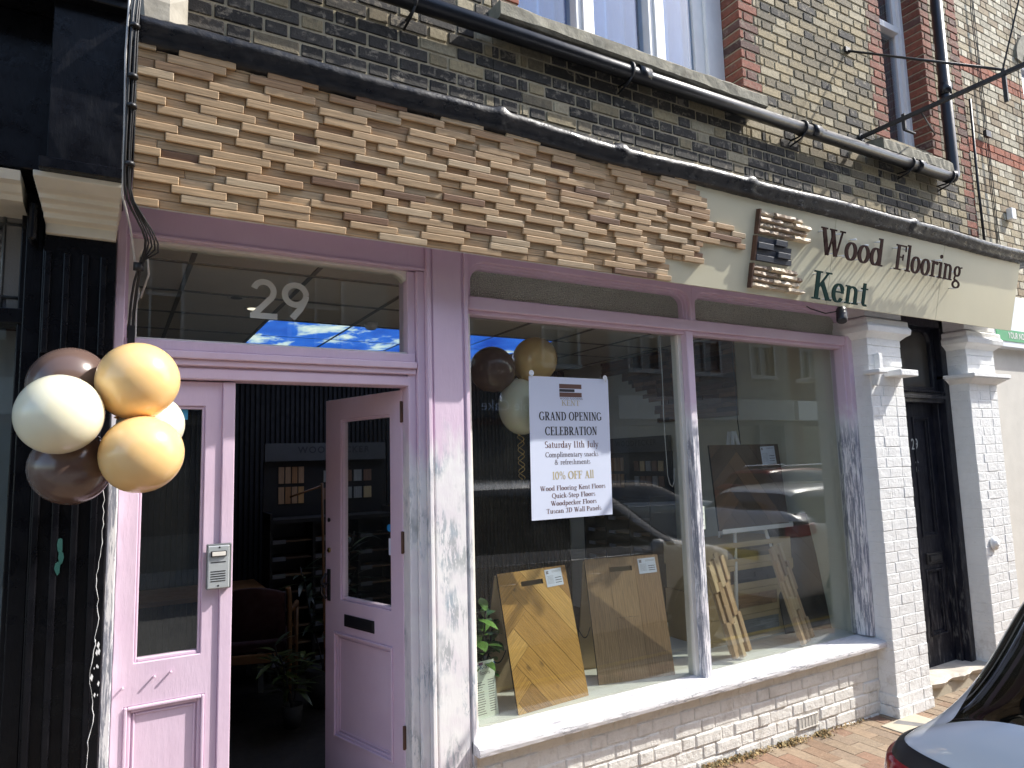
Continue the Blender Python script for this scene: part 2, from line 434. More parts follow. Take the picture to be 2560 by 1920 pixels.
def balloon_mat(name, c, sss=.25):
    g = G(name); P = g.pos(obj=True)
    g.p(Base_Color=c, Roughness=.22)
    g.b.inputs['Subsurface Weight'].default_value = sss
    g.b.inputs['Subsurface Radius'].default_value = (.05, .035, .02)
    g.b.inputs['Subsurface Scale'].default_value = .6
    g.b.inputs['Coat Weight'].default_value = .25; g.b.inputs['Coat Roughness'].default_value = .15
    return g.m
M['peach'] = balloon_mat('peach_balloon', (.86, .57, .25))
M['ivory'] = balloon_mat('ivory_balloon', (.78, .74, .55))
M['brown'] = balloon_mat('brown_balloon', (.125, .08, .065), .0)
def paintcar(name, c):
    g = G(name); g.p(Base_Color=c, Roughness=.28); g.b.inputs['Coat Weight'].default_value = 1; g.b.inputs['Coat Roughness'].default_value = .03; return g.m
M['car_white'] = paintcar('white_car_paint', (.62, .63, .65)); M['car_silver'] = paintcar('silver_car_paint', (.30, .32, .34)); M['car_red'] = paintcar('red_car_paint', (.30, .02, .02))
M['car_grey'] = paintcar('grey_car_paint', (.09, .09, .09)); M['light_red'] = paintcar('red_light_lens', (.28, .006, .012)); M['light_clear'] = paintcar('clear_lens', (.7, .7, .7))
g = G('backlit_sky_picture'); P = g.pos()
n = g.noise(g.pos((1.0, .55, 1)), 3.0, 7, .62, .3)
c = g.ramp(n, [(.30, (.01, .06, .40)), (.55, (.03, .15, .66)), (.61, (.45, .62, .72)), (.68, (.75, .84, .80))])
g.p(Base_Color=(0, 0, 0), Roughness=.5, Emission_Color=c, Emission_Strength=.5); M['skylight'] = g.m
g = G('downlight_lens'); g.p(Base_Color=(.8, .8, .8), Emission_Color=(1, .9, .7), Emission_Strength=.6); M['down_on'] = g.m
g = G('leaf_green'); c = g.col(); g.p(Base_Color=g.mix(1.0, c, g.ramp(g.noise(g.pos(), 30, 3), [(.3, .7), (.7, 1.3)]), 'MULTIPLY'), Roughness=.4); g.b.inputs['Subsurface Weight'].default_value = .05; M['leaf'] = g.m
g = G('clay_paver'); P = g.pos(); c = g.col()
sp = g.ramp(g.noise(P, 140, 5, .7), [(.58, 0.0), (.66, 1.0)])
g.p(Base_Color=g.mix(g.math('MULTIPLY', sp, .55), g.mix(1.0, c, g.ramp(g.noise(P, 30, 6, .7), [(.3, .75), (.7, 1.2)]), 'MULTIPLY'), (.52, .42, .30)), Roughness=.85); g.bump(g.noise(P, 130, 5, .7), .6, .004)
M['paver'] = g.m
M['sand'] = plain('paver_joint_sand', (.06, .05, .04), .95, var=.3, bump=.8, bscale=200)
M['asphalt'] = plain('asphalt', (.17, .165, .16), .85, var=.25, bump=.8, bscale=300)
M['kerb'] = plain('granite_kerb', (.30, .29, .27), .8, var=.15, bump=.4)
M['line'] = plain('yellow_line_paint', (.65, .47, .07), .7)
M['concrete'] = plain('pale_concrete', (.42, .37, .28), .85, var=.15, bump=.5)
M['tag'] = plain('dull_tag', (.16, .165, .18), .6, bump=0)
M['far_frame'] = plain('grey_white_frame', (.34, .34, .32), .6, bump=0)
M['weed'] = vcol('dry_weeds', .9, .4)
M['rust'] = plain('rust_brown', (.10, .05, .03), .8, var=.4, bump=.4)

# ------------------------------------------------------------------ brickwork
CO = .0728
def rr(a, b): return random.uniform(a, b)
def stock(x, z, kind):
    r = random.random()
    sooty = 1.0 if z < 4.12 else max(0.0, 1 - (z - 4.12) / .45)
    if x > 3.9: sooty *= .75
    if z > 4.12 and x > 3.6: sooty *= .35
    if random.random() < sooty * .72 + .05: c = (rr(.018, .05),) * 3; c = (c[0] * 1.12, c[1], c[2] * .86)
    elif r < .45: k = rr(.8, 1.2); c = (.31 * k, .25 * k, .145 * k)
    elif r < .75: k = rr(.7, 1.1); c = (.20 * k, .165 * k, .105 * k)
    else: k = rr(.8, 1.15); c = (.38 * k, .325 * k, .215 * k)
    return c
def redb(x, z, kind):
    k = rr(.7, 1.15); return (.25 * k, .078 * k, .044 * k) if random.random() < .75 else (.13 * k, .06 * k, .045 * k)
def pale(x, z, kind):
    if kind and random.random() < .7: k = rr(.9, 1.1); return (.62 * k, .56 * k, .42 * k)
    k = rr(.75, 1.1); return random.choice([(.40 * k, .33 * k, .21 * k), (.46 * k, .41 * k, .30 * k), (.34 * k, .26 * k, .16 * k)])

def brickwork(mb, x0, x1, z0, z1, y, depth, colf, holes=(), joint=.012, off=0.0, jit=.0015, mat=0):
    nrow = int(round((z1 - z0) / CO)); per = .2015 + .0985 + 2 * joint
    for i in range(nrow):
        za = z0 + i * CO + joint / 2; zb = z0 + (i + 1) * CO - joint / 2
        gaps = [(h[0], h[1]) for h in holes if h[2] < zb - .012 and h[3] > za + .012]
        x = x0 - per + off - (per / 2 if i % 2 else 0)
        k = 0
        while x < x1:
            L = .2015 if k % 2 == 0 else .0985
            segs = [(max(x, x0), min(x + L, x1))]
            for a, b in gaps:
                ns = []
                for s_, e_ in segs:
                    if e_ <= a or s_ >= b: ns.append((s_, e_))
                    else:
                        if s_ < a: ns.append((s_, a))
                        if e_ > b: ns.append((b, e_))
                segs = ns
            for s_, e_ in segs:
                if e_ - s_ > .012:
                    j = rr(-jit, jit)
                    mb.box(s_ + rr(0, .001), e_, y + j, y + depth, za + rr(-.001, .001), zb + rr(-.001, .001), mat, colf((s_ + e_) / 2, (za + zb) / 2, k % 2))
            x += L + joint; k += 1

def slab_holes(mb, x0, x1, z0, z1, y0, y1, holes, mat=0):
    xs = sorted({x0, x1, *[h[0] for h in holes if x0 < h[0] < x1], *[h[1] for h in holes if x0 < h[1] < x1]})
    zs = sorted({z0, z1, *[h[2] for h in holes if z0 < h[2] < z1], *[h[3] for h in holes if z0 < h[3] < z1]})
    nx_, nz_ = len(xs) - 1, len(zs) - 1
    def solid(i, j):
        if i < 0 or j < 0 or i >= nx_ or j >= nz_: return False
        a, b, c, d = xs[i], xs[i + 1], zs[j], zs[j + 1]
        return not any(h[0] <= a + 1e-6 and h[1] >= b - 1e-6 and h[2] <= c + 1e-6 and h[3] >= d - 1e-6 for h in holes)
    cache = {}
    def V(i, j, y):
        if (i, j, y) not in cache: cache[(i, j, y)] = mb.pt((xs[i], y, zs[j]))
        return cache[(i, j, y)]
    for i in range(nx_):
        for j in range(nz_):
            if not solid(i, j): continue
            mb.face((V(i, j, y0), V(i + 1, j, y0), V(i + 1, j + 1, y0), V(i, j + 1, y0)), mat)
            mb.face((V(i, j + 1, y1), V(i + 1, j + 1, y1), V(i + 1, j, y1), V(i, j, y1)), mat)
            if not solid(i - 1, j): mb.face((V(i, j, y1), V(i, j, y0), V(i, j + 1, y0), V(i, j + 1, y1)), mat)
            if not solid(i + 1, j): mb.face((V(i + 1, j, y0), V(i + 1, j, y1), V(i + 1, j + 1, y1), V(i + 1, j + 1, y0)), mat)
            if not solid(i, j - 1): mb.face((V(i, j, y1), V(i + 1, j, y1), V(i + 1, j, y0), V(i, j, y0)), mat)
            if not solid(i, j + 1): mb.face((V(i, j + 1, y0), V(i + 1, j + 1, y0), V(i + 1, j + 1, y1), V(i, j + 1, y1)), mat)

shop = empty('shop_building', (2.3, .5, 0), 'pink and white shopfront at street level with sooty brick upper storey above it', 'building')
shop.location = (0, 0, 0)

W1 = (1.90, 3.72, 4.34, 6.6); W2 = (5.48, 6.115, 4.44, 7.2)
mb = MB()
holes = [W1, W2]
reds = [(3.72, 3.915), (1.72, 1.90), (5.275, 5.48), (6.115, 6.26), (6.565, 6.74)]
def wallcol(x, z, k):
    row = int(z / CO) % 2
    for a, b in reds:
        tooth = .05 if row else 0.0
        if b in (1.90, 5.48): lo, hi = a - tooth + .02, b
        else: lo, hi = a, b + tooth - .02
        if a == 6.565: lo, hi = a - tooth + .02, b
        if lo <= x <= hi and (z > 4.33 or a == 6.565): return redb(x, z, k)
    return stock(x, z, k)
mb_z0 = 3.40
for xa, xb in ((0.0, 1.72), (1.72, 1.90), (1.90, 3.72), (3.72, 3.915), (3.915, 5.275), (5.275, 5.48), (5.48, 6.115), (6.115, 6.26), (6.26, 6.565), (6.565, 6.745)):
    brickwork(mb, xa, xb, mb_z0, mb_z0 + CO * 58, .05, .25, wallcol, holes, off=0.0)
mb.build('brick_wall', M['brick'], shop, bevel=.004)
mb = MB(); slab_holes(mb, 0.0, 6.745, 3.0, 7.62, .0565, .40, [(h[0] - .007, h[1] + .007, h[2] - .007, h[3] + .007) for h in holes]); mb.build('wall_core', M['mortar'], shop)
mb = MB(); mb.box(-.02, 6.76, -.12, 8.0, 7.62, 7.75); mb.build('parapet_coping', M['stone'], shop)
# stone sills
def stone_sill(x0, x1, zt, zb, yf, yb):
    mb = MB(); n = 24; rows = []
    for k in range(n + 1):
        x = x0 + (x1 - x0) * k / n; a = rr(-.004, .004); b = rr(-.004, .004); d = rr(-.004, .004)
        rows.append([(x, yb, zt + .035), (x, yf + .012 + a, zt + b), (x, yf + a, zt - .014 + d), (x, yf + b, zb + .01 + a), (x, yf + .012 + d, zb + b), (x, yb, zb + .005)])
    ids = mb.grid(rows, closed=True, smooth=False)
    mb.face(ids[0][::-1]); mb.face(ids[-1])
    return mb.build('window_sill', M['stone'], shop)
stone_sill(1.70, 3.79, 4.305, 4.215, -.085, .22)
stone_sill(5.13, 6.14, 4.31, 4.205, -.085, .22)
# upper windows
def up_window(x0, x1, z0, z1, mulls, y=.20, rail=None, label=None, cm='curtain', fa=.16, fb=.26):
    fr = MB()
    fr.box(x0, x0 + .07, y, y + .09, z0, z1); fr.box(x1 - fa, x1, y + .002, y + .09, z0, z1)
    fr.box(x1 - fb, x1 - fa, y + .03, y + .09, z0, z1)
    fr.box(x0 + .07, x1 - fb, y + .003, y + .09, z0, z0 + .10); fr.box(x0 + .07, x1 - fb, y + .003, y + .09, z1 - .08, z1)
    for a, b in mulls:
        fr.box(a, b, y - .012, y + .09, z0 + .1, z1 - .08); fr.box(a + .045, b - .045, y - .026, y - .012, z0 + .1, z1 - .08)
    if rail: fr.box(x0 + .07, x1 - fb, y - .01, y + .0895, rail, rail + .06)
    f = fr.build('window', M['white_paint'], shop, bevel=.004, seg=2)
    gl = MB(); gl.box(x0 + .02, x1 - .02, y + .05, y + .056, z0 + .02, z1 - .02); gl.build('pane', M['glass_dirty'], f)
    cu = MB(); rows = []
    n = 90
    for zz in (z0, z1):
        rows.append([(x0 + .03 + (x1 - x0 - .06) * k / n, y + .12 + .035 * math.sin(k * .9) + .012 * math.sin(k * .37), zz) for k in range(n + 1)])
    cu.grid(rows); cu.build('curtain', M[cm], f)
    return f
up_window(*W1, [(2.40, 2.54), (3.0, 3.14)])
up_window(W2[0], W2[1], W2[2], W2[3], [], rail=5.60, cm='blind', fa=.05, fb=.10)
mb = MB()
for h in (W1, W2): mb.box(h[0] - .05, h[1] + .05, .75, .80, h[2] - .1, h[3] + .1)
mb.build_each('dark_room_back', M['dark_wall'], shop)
# stone block with render at the party line
mb = MB(); rows = []
for k in range(9):
    z = 3.54 + k * .09; rows.append([(-.03 + rr(0, .01), -.10 + rr(-.01, .01), z), (.05 + rr(-.01, .01), -.14 + rr(-.012, .012), z), (.14, -.13 + rr(-.012, .012), z), (.205 + rr(-.008, .008), -.07 + rr(-.01, .01), z), (.22, .06, z)])
mb.grid(rows, smooth=False); mb.poly([rows[0][k] for k in range(5)]); mb.build('corner_stone', plain('weathered_render', (.36, .33, .27), .85, var=.2, bump=1.0, bscale=25, scale=9), shop)

# ------------------------------------------------------------------ cornice
mb = MB(); rows = []; n = 260
prof = [(.05, 3.60), (-.30, 3.51), (-.41, 3.475), (-.435, 3.455), (-.43, 3.425), (-.405, 3.405), (-.41, 3.385), (-.385, 3.372), (-.37, 3.37), (-.30, 3.372), (.05, 3.372)]
for k in range(n + 1):
    x = .02 + 6.62 * k / n
    sag = .006 * math.sin(x * 1.7) + .004 * math.sin(x * 5.1) - .012 * math.exp(-((x - 2.2) / .5) ** 2)
    lump = .7 * sum(math.exp(-((x - c_) / .028) ** 2) for c_ in (1.49, 2.2, 3.16, 4.82))
    rows.append([(x + rr(-.002, .002), y - (.014 * lump if 1 < j < 7 else 0) + rr(-.0015, .0015), z + (sag if j < 8 else min(0, sag) * .5) + (.022 * lump if 0 < j < 4 else 0) + rr(-.0015, .0015)) for j, (y, z) in enumerate(prof)])
ids = mb.grid(rows, closed=True, smooth=True); mb.face(ids[0][::-1]); mb.face(ids[-1])
mb.build('cornice', M['cornice'], shop)

# ------------------------------------------------------------------ fascia sign (leans out at the top)
TH = math.atan(.22)
sign = empty('fascia_sign', (0, -.25, 2.83), 'long leaning fascia with sawn plank cladding and raised letters on cream board', 'sign', rot=(TH, 0, 0))
mb = MB()
for a, b in ((2.30, 4.01), (4.012, 5.30), (5.302, 6.44)): mb.box(a, b, 0, .02, 0, .60)
mb.build('cream_board', M['cream_board'], sign, bevel=.0015)
mb = MB(); mb.box(1.73, 2.30, .001, .02, .30, .60); mb.build('lilac_board', M['lilac'], sign)
mb = MB(); mb.box(.03, 1.73, .004, .02, 0, .60); mb.box(1.73, 2.30, .004, .02, 0, .30); mb.build('backing_board', M['wood_plain'], sign)
# plank cladding
mb = MB()
ends = [2.63, 2.61, 2.62, 2.57, 2.86, 2.86, 2.82, 2.84, 3.18, 3.14, 3.17, 3.07, 2.87, 2.87, 2.84, 2.85, 2.79, 2.76, 2.68]
rowh = .0306; prev_tall = []
def plankcol(hot=0):
    r = random.random()
    if r < .66: k = rr(.9, 1.1); c = (.49 * k, .34 * k, .195 * k)
    elif r < .88: k = rr(.85, 1.1); c = (.52 * k, .395 * k, .25 * k)
    elif r < .97: k = rr(.85, 1.1); c = (.40 * k, .255 * k, .14 * k)
    else: k = rr(.7, 1.0); c = (.25 * k, .145 * k, .085 * k)
    return c
for i, xe in enumerate(ends):
    x = .03 - (.0 if i % 2 else .0); tall = (i % 3 == 0); s0 = .002 + i * rowh; first = rr(.03, .17)
    while x < xe - .005:
        L = rr(.19, .225) if tall else rr(.05, .20)
        if first: L = first; first = 0
        e = min(x + L, xe)
        if xe - e < .05: e = xe
        t = rr(.023, .027) if tall else random.choice([.009, .011, .014, .009])
        c_ = plankcol()
        mb.box(x + .0005, e - .0005, -t, .004, s0 + .0004, s0 + rowh - .0004, 0, c_, grain=0)
        x = e; tall = (not tall) if random.random() < .88 else False
    # end blocks stay low
mb.build('plank_cladding', M['plank'], sign, bevel=.0035, seg=2)
# three-bar emblem
def emblem(x0, s0, s1, x1s, kind):
    mb = MB(); n = len(x1s); h = (s1 - s0) / n
    for i in range(n):
        x = x0; xe = x1s[i]; tall = (i % 2 == 0)
        while x < xe - .01:
            e = min(x + rr(.10, .19), xe)
            if xe - e < .05: e = xe
            t = (rr(.03, .042) if tall else rr(.018, .026))
            if kind == 'rough':
                r = random.random(); k = rr(.8, 1.1); c_ = (.60 * k, .49 * k, .34 * k) if r < .6 else (.38 * k, .28 * k, .19 * k)
                a = s0 + i * h + .001; b = a + h - .002
                nseg = 7; top = []; rws = []
                for q in range(nseg + 1):
                    xx = x + (e - x) * q / nseg; m_ = rr(-.5, .5)
                    rws.append([(xx, .0, a), (xx, -t * .55 + rr(-.005, .004), a), (xx, -t - rr(-.002, .012), a + h * (.35 + .2 * m_)), (xx, -t * .8 + rr(-.008, .004), b - .004), (xx, -.0, b)])
                uvo = rr(0, 30)
                ids = mb.grid(rws, 0, c_, smooth=False, uvf=lambda A, B: (A * .025 + uvo, B * .012 + uvo)); mb.face(ids[0], 0, c_); mb.face(ids[-1][::-1], 0, c_)
            else:
                k = rr(.8, 1.2)
                mb.box(x + .0005, e - .0005, -t, 0, s0 + i * h + .0005, s0 + (i + 1) * h - .0005, 0, (.030 * k, .038 * k, .055 * k), grain=0)
            x = e; tall = not tall
    return mb
emblem(3.275, .355, .497, [3.74, 3.715, 3.725, 3.66], 'rough').build('emblem_bar', M['plank'], sign)
emblem(3.27, .198, .340, [3.60, 3.57, 3.59, 3.53], 'dark').build('emblem_bar', M['plank'], sign, bevel=.002)
emblem(3.265, .034, .178, [3.73, 3.70, 3.715, 3.66], 'rough').build('emblem_bar', M['plank'], sign)
mb = MB(); mb.box(3.262, 3.274, -.03, -.0005, .353, .499); mb.box(3.257, 3.269, -.03, -.0005, .196, .342); mb.box(3.252, 3.264, -.03, -.0005, .032, .18); mb.build('emblem_edge', M['rust'], sign)

# ------------------------------------------------------------------ serif lettering engine
TT, tt = .150, .055
GL = {}
def Lr(x0, y0, x1, y1, w=TT): return ('L', x0, y0, x1, y1, w)
def Ar(cx, cy, rx, ry, a0, a1, T=TT, t=tt): return ('A', cx, cy, rx, ry, a0, a1, T, t)
def S(x, y, hw, h=tt): return ('L', x - hw, y, x + hw, y, h)
c_ = tt / 2
GL['W'] = (1.10, [Lr(.13, .99, .36, .02), Lr(.38, .02, .57, .97, .06), Lr(.50, .99, .73, .02), Lr(.75, .02, .95, .99, .06), S(.14, 1 - c_, .14), S(.53, 1 - c_, .15), S(.95, 1 - c_, .12)])
GL['o'] = (.60, [Ar(.30, .33, .205, .315, 0, 360)])
GL['d'] = (.64, [Ar(.27, .33, .19, .315, 0, 360), Lr(.49, 0, .49, 1.06, .125), S(.43, 1.03, .08), S(.54, c_, .10)])
GL['F'] = (.64, [Lr(.20, 0, .20, 1), S(.33, 1 - c_, .29), S(.32, .52, .16), Lr(.60, 1, .61, .76, .045), Lr(.48, .64, .48, .40, .045), S(.21, c_, .19)])
GL['l'] = (.32, [Lr(.17, 0, .17, 1.06, .125), S(.12, 1.03, .08), S(.17, c_, .145)])
GL['r'] = (.47, [Lr(.18, 0, .18, .66, .125), S(.12, .64, .08), S(.18, c_, .145), Ar(.36, .46, .15, .17, 60, 150, .10, .06), ('D', .41, .58, .065)])
GL['i'] = (.33, [Lr(.17, 0, .17, .66, .125), S(.12, .64, .08), S(.17, c_, .145), ('D', .16, .90, .08)])
GL['n'] = (.68, [Lr(.17, 0, .17, .66, .125), S(.12, .64, .08), S(.18, c_, .13), Ar(.33, .44, .17, .19, 0, 160, .125, .06), Lr(.50, 0, .50, .46, .125), S(.50, c_, .13)])
GL['m'] = (1.0, [Lr(.17, 0, .17, .66, .125), S(.12, .64, .08), S(.17, c_, .12), Ar(.33, .44, .16, .19, 0, 160, .125, .06), Lr(.49, 0, .49, .46, .125), S(.49, c_, .12), Ar(.65, .44, .16, .19, 0, 160, .125, .06), Lr(.81, 0, .81, .46, .125), S(.81, c_, .12)])
GL['g'] = (.60, [Ar(.27, .43, .16, .20, 0, 360, .11), Lr(.38, .58, .57, .62, .06), Ar(.27, -.13, .21, .14, 0, 360, .10, .06), Lr(.17, .22, .12, .08, .07), Lr(.12, .07, .34, .02, .08)])
GL['K'] = (.80, [Lr(.20, 0, .20, 1), S(.20, 1 - c_, .17), S(.20, c_, .17), Lr(.26, .45, .60, .97, .06), Lr(.38, .62, .68, .02), S(.62, 1 - c_, .13), S(.70, c_, .12)])
GL['e'] = (.54, [Ar(.28, .33, .19, .315, 20, 325, .14), Lr(.12, .37, .46, .37, .055), Ar(.28, .33, .19, .315, 0, 25, .09)])
GL['t'] = (.38, [Lr(.18, .10, .18, .84, .125), S(.19, .63, .15), Ar(.29, .13, .11, .11, 180, 300, .11, .07)])
GL['a'] = (.53, [Lr(.36, .08, .36, .46, .125), Ar(.24, .46, .14, .17, 0, 165, .10, .06), Ar(.22, .19, .145, .165, 50, 330, .12, .055), Lr(.24, .36, .36, .40, .05), S(.43, c_, .06)])
GL['u'] = (.66, [Lr(.15, .20, .15, .66, .125), Ar(.31, .20, .16, .18, 180, 340, .125, .06), Lr(.48, 0, .48, .66, .125), S(.11, .64, .07), S(.44, .64, .07), S(.53, c_, .07)])
GL['y'] = (.60, [Lr(.12, .65, .33, .02, .12), Lr(.52, .65, .26, -.22, .06), S(.13, .64, .12), S(.49, .64, .10), ('D', .20, -.24, .06)])
GL['h'] = (.68, [Lr(.17, 0, .17, 1.06, .125), S(.12, 1.03, .08), S(.18, c_, .13), Ar(.33, .44, .17, .19, 0, 160, .125, .06), Lr(.50, 0, .50, .46, .125), S(.50, c_, .13)])
GL['p'] = (.66, [Lr(.17, -.30, .17, .66, .125), S(.12, .64, .08), S(.18, -.28, .14), Ar(.36, .33, .20, .315, -140, 140, .14)])
GL['s'] = (.44, [Ar(.22, .49, .12, .145, 40, 250, .10, .06), Ar(.22, .17, .12, .15, -140, 80, .10, .06)])
GL['f'] = (.36, [Lr(.17, 0, .17, .86, .125), S(.17, .63, .14), S(.18, c_, .14), Ar(.29, .86, .12, .16, 50, 180, .10, .06)])
GL['k'] = (.62, [Lr(.17, 0, .17, 1.06, .125), S(.12, 1.03, .08), S(.18, c_, .13), Lr(.22, .30, .46, .63, .06), Lr(.30, .40, .50, .02, .12), S(.46, .64, .10), S(.51, c_, .10)])
GL['w'] = (.88, [Lr(.10, .65, .27, .02, .12), Lr(.28, .02, .43, .62, .05), Lr(.40, .65, .57, .02, .12), Lr(.58, .02, .75, .65, .05), S(.11, .64, .10), S(.76, .64, .09)])
GL['c'] = (.50, [Ar(.28, .33, .19, .315, 50, 320, .14), ('D', .40, .52, .065)])
GL['-'] = (.36, [S(.18, .28, .12, .08)])
GL['G'] = (.82, [Ar(.42, .5, .33, .48, 40, 320), Lr(.68, .10, .68, .42, .14), S(.66, .42, .13)])
GL['R'] = (.76, [Lr(.20, 0, .20, 1), S(.18, 1 - c_, .16), S(.20, c_, .17), Lr(.2, .97, .36, .97, tt), Lr(.2, .50, .36, .50, tt), Ar(.36, .735, .20, .235, -90, 90), Lr(.38, .48, .64, .02), S(.67, c_, .09)])
GL['A'] = (.80, [Lr(.16, .02, .38, .97, .06), Lr(.40, .97, .64, .02), Lr(.26, .36, .54, .36, tt), S(.15, c_, .13), S(.65, c_, .14)])
GL['N'] = (.84, [Lr(.18, 0, .18, 1, .065), Lr(.66, 0, .66, 1, .065), Lr(.20, .98, .64, .02), S(.16, 1 - c_, .14), S(.66, 1 - c_, .14), S(.18, c_, .14)])
GL['D'] = (.84, [Lr(.20, 0, .20, 1), S(.18, 1 - c_, .16), S(.18, c_, .16), Lr(.2, .97, .38, .97, tt), Lr(.2, .03, .38, .03, tt), Ar(.38, .5, .32, .47, -90, 90)])
GL['O'] = (.86, [Ar(.43, .5, .34, .485, 0, 360)])
GL['P'] = (.68, [Lr(.20, 0, .20, 1), S(.18, 1 - c_, .16), S(.20, c_, .17), Lr(.2, .97, .36, .97, tt), Lr(.2, .46, .36, .46, tt), Ar(.36, .715, .21, .255, -90, 90)])
GL['E'] = (.68, [Lr(.20, 0, .20, 1), S(.33, 1 - c_, .29), S(.32, .52, .16), S(.34, c_, .30), Lr(.60, 1, .61, .78, .045), Lr(.64, 0, .65, .24, .045), Lr(.48, .64, .48, .40, .045)])
GL['I'] = (.42, [Lr(.21, 0, .21, 1), S(.21, 1 - c_, .16), S(.21, c_, .16)])
GL['C'] = (.76, [Ar(.42, .5, .33, .48, 40, 320), Lr(.68, .98, .69, .72, .045)])
GL['L'] = (.66, [Lr(.20, 0, .20, 1), S(.20, 1 - c_, .17), S(.34, c_, .30), Lr(.63, 0, .64, .26, .045)])
GL['B'] = (.74, [Lr(.20, 0, .20, 1), S(.18, 1 - c_, .16), S(.18, c_, .16), Lr(.2, .97, .36, .97, tt), Lr(.2, .52, .38, .52, tt), Lr(.2, .03, .38, .03, tt), Ar(.36, .75, .18, .22, -90, 90), Ar(.38, .275, .22, .25, -90, 90)])
GL['T'] = (.72, [Lr(.36, 0, .36, 1), S(.36, 1 - c_, .32), Lr(.05, 1, .05, .76, .045), Lr(.67, 1, .67, .76, .045), S(.36, c_, .17)])
GL['S'] = (.58, [Ar(.29, .73, .18, .24, 30, 250, .14, .07), Ar(.29, .27, .19, .26, -150, 80, .14, .07)])
GL['J'] = (.46, [Lr(.28, .1, .28, 1), S(.28, 1 - c_, .16), Ar(.14, .08, .14, .18, 250, 380, .12, .06)])
GL['Q'] = (.86, [Ar(.43, .5, .34, .485, 0, 360), Lr(.45, .02, .80, -.22, .11)])
GL['&'] = (.86, [Ar(.34, .77, .15, .20, 0, 360, .11, .06), Ar(.32, .26, .22, .26, 60, 330, .13, .06), Lr(.26, .62, .68, .04, .12), Lr(.60, .44, .48, .12, .05), S(.64, .46, .12)])
GL['1'] = (.44, [Lr(.24, 0, .24, 1, .13), S(.24, c_, .16), Lr(.10, .86, .24, .97, .05)])
GL['0'] = (.62, [Ar(.31, .5, .215, .48, 0, 360, .13, .05)])
GL['3'] = (.56, [Ar(.26, .75, .17, .22, -70, 160, .13, .06), Ar(.25, .27, .20, .25, -160, 80, .13, .06)])
GL['%'] = (.96, [Ar(.24, .74, .14, .24, 0, 360, .08, .05), Ar(.72, .26, .14, .24, 0, 360, .08, .05), Lr(.28, 0, .68, 1, .045)])
GL[' '] = (.34, [])

def text_width(s): return sum(GL[ch][0] for ch in s)
def serif(mb, s, x0, z0, h, width=None, y=0.0, depth=0.0, to=None, bold=1.0, mat=0):
    """s set out from x0 on baseline z0, cap height h, squeezed to width; to(x,z,y)->3D"""
    to = to or (lambda x, z, y_: (x, y_, z))
    kx = (width / text_width(s)) if width else h
    px = x0; cnt = 0
    def strip(L, Rr):
        nonlocal cnt
        yy = y - cnt * .00006; cnt = (cnt + 1) % 9
        for a in range(len(L) - 1):
            q = [L[a], L[a + 1], Rr[a + 1], Rr[a]]
            pts = [Vector(to(px + p[0] * kx, z0 + p[1] * h, yy)) for p in q]
            if depth:
                bk = Vector(to(0, 0, yy + depth)) - Vector(to(0, 0, yy))
                mb.prism(pts, bk, mat)
            else: mb.poly(pts, mat)
    for ch in s:
        adv, st = GL[ch]
        for t in st:
            if t[0] == 'L':
                _, xa, ya, xb, yb, w_ = t; w_ = w_ * bold
                d = Vector((xb - xa, yb - ya)); 
                if d.length == 0: continue
                d.normalize(); nn = Vector((-d.y, d.x)) * w_ / 2
                strip([(xa + nn.x, ya + nn.y), (xb + nn.x, yb + nn.y)], [(xa - nn.x, ya - nn.y), (xb - nn.x, yb - nn.y)])
            elif t[0] == 'A':
                _, cx, cy, rx, ry, a0, a1, T_, t_ = t
                n_ = max(6, int(abs(a1 - a0) / (15 if depth else 24))); L, Q = [], []
                for k in range(n_ + 1):
                    a = R(a0 + (a1 - a0) * k / n_)
                    tx, tz = -rx * math.sin(a), ry * math.cos(a); l = math.hypot(tx, tz) or 1
                    w_ = (t_ + (T_ - t_) * abs(tz / l) ** 1.3) * bold
                    nx, nz = tz / l, -tx / l
                    px_, pz_ = cx + rx * math.cos(a), cy + ry * math.sin(a)
                    L.append((px_ + nx * w_ / 2, pz_ + nz * w_ / 2)); Q.append((px_ - nx * w_ / 2, pz_ - nz * w_ / 2))
                strip(L, Q)
            elif t[0] == 'D':
                _, cx, cy, r_ = t; r_ *= bold
                pts = [(cx + r_ * math.cos(a), cy + r_ * 1.0 * math.sin(a)) for a in [k * math.pi / 6 for k in range(12)]]
                yy = y - cnt * .00006; cnt = (cnt + 1) % 9
                P3 = [Vector(to(px + p[0] * kx, z0 + p[1] * h, yy)) for p in pts]
                if depth: mb.prism(P3, Vector(to(0, 0, yy + depth)) - Vector(to(0, 0, yy)), mat)
                else: mb.poly(P3, mat)
        px += adv * kx

def sans(text, name, mat, size, loc, rot=(R(90), 0, 0), parent=None, extrude=0.0, sx=1.0, align='LEFT', spacing=1.0, offset=0.0):
    cu = bpy.data.curves.new(name, 'FONT'); cu.body = text; cu.size = size; cu.extrude = extrude; cu.align_x = align; cu.space_character = spacing; cu.offset = offset
    cu.resolution_u = 4
    t = bpy.data.objects.new('tmp_text', cu); COL.objects.link(t)
    dg = bpy.context.evaluated_depsgraph_get(); me = bpy.data.meshes.new_from_object(t.evaluated_get(dg))
    bpy.data.objects.remove(t); bpy.data.curves.remove(cu)
    me.name = name; me.materials.clear(); me.materials.append(mat)
    o = bpy.data.objects.new(name, me); COL.objects.link(o); o.location = loc; o.rotation_euler = rot; o.scale = (sx, 1, 1)
    if parent: o.parent = parent
    return o

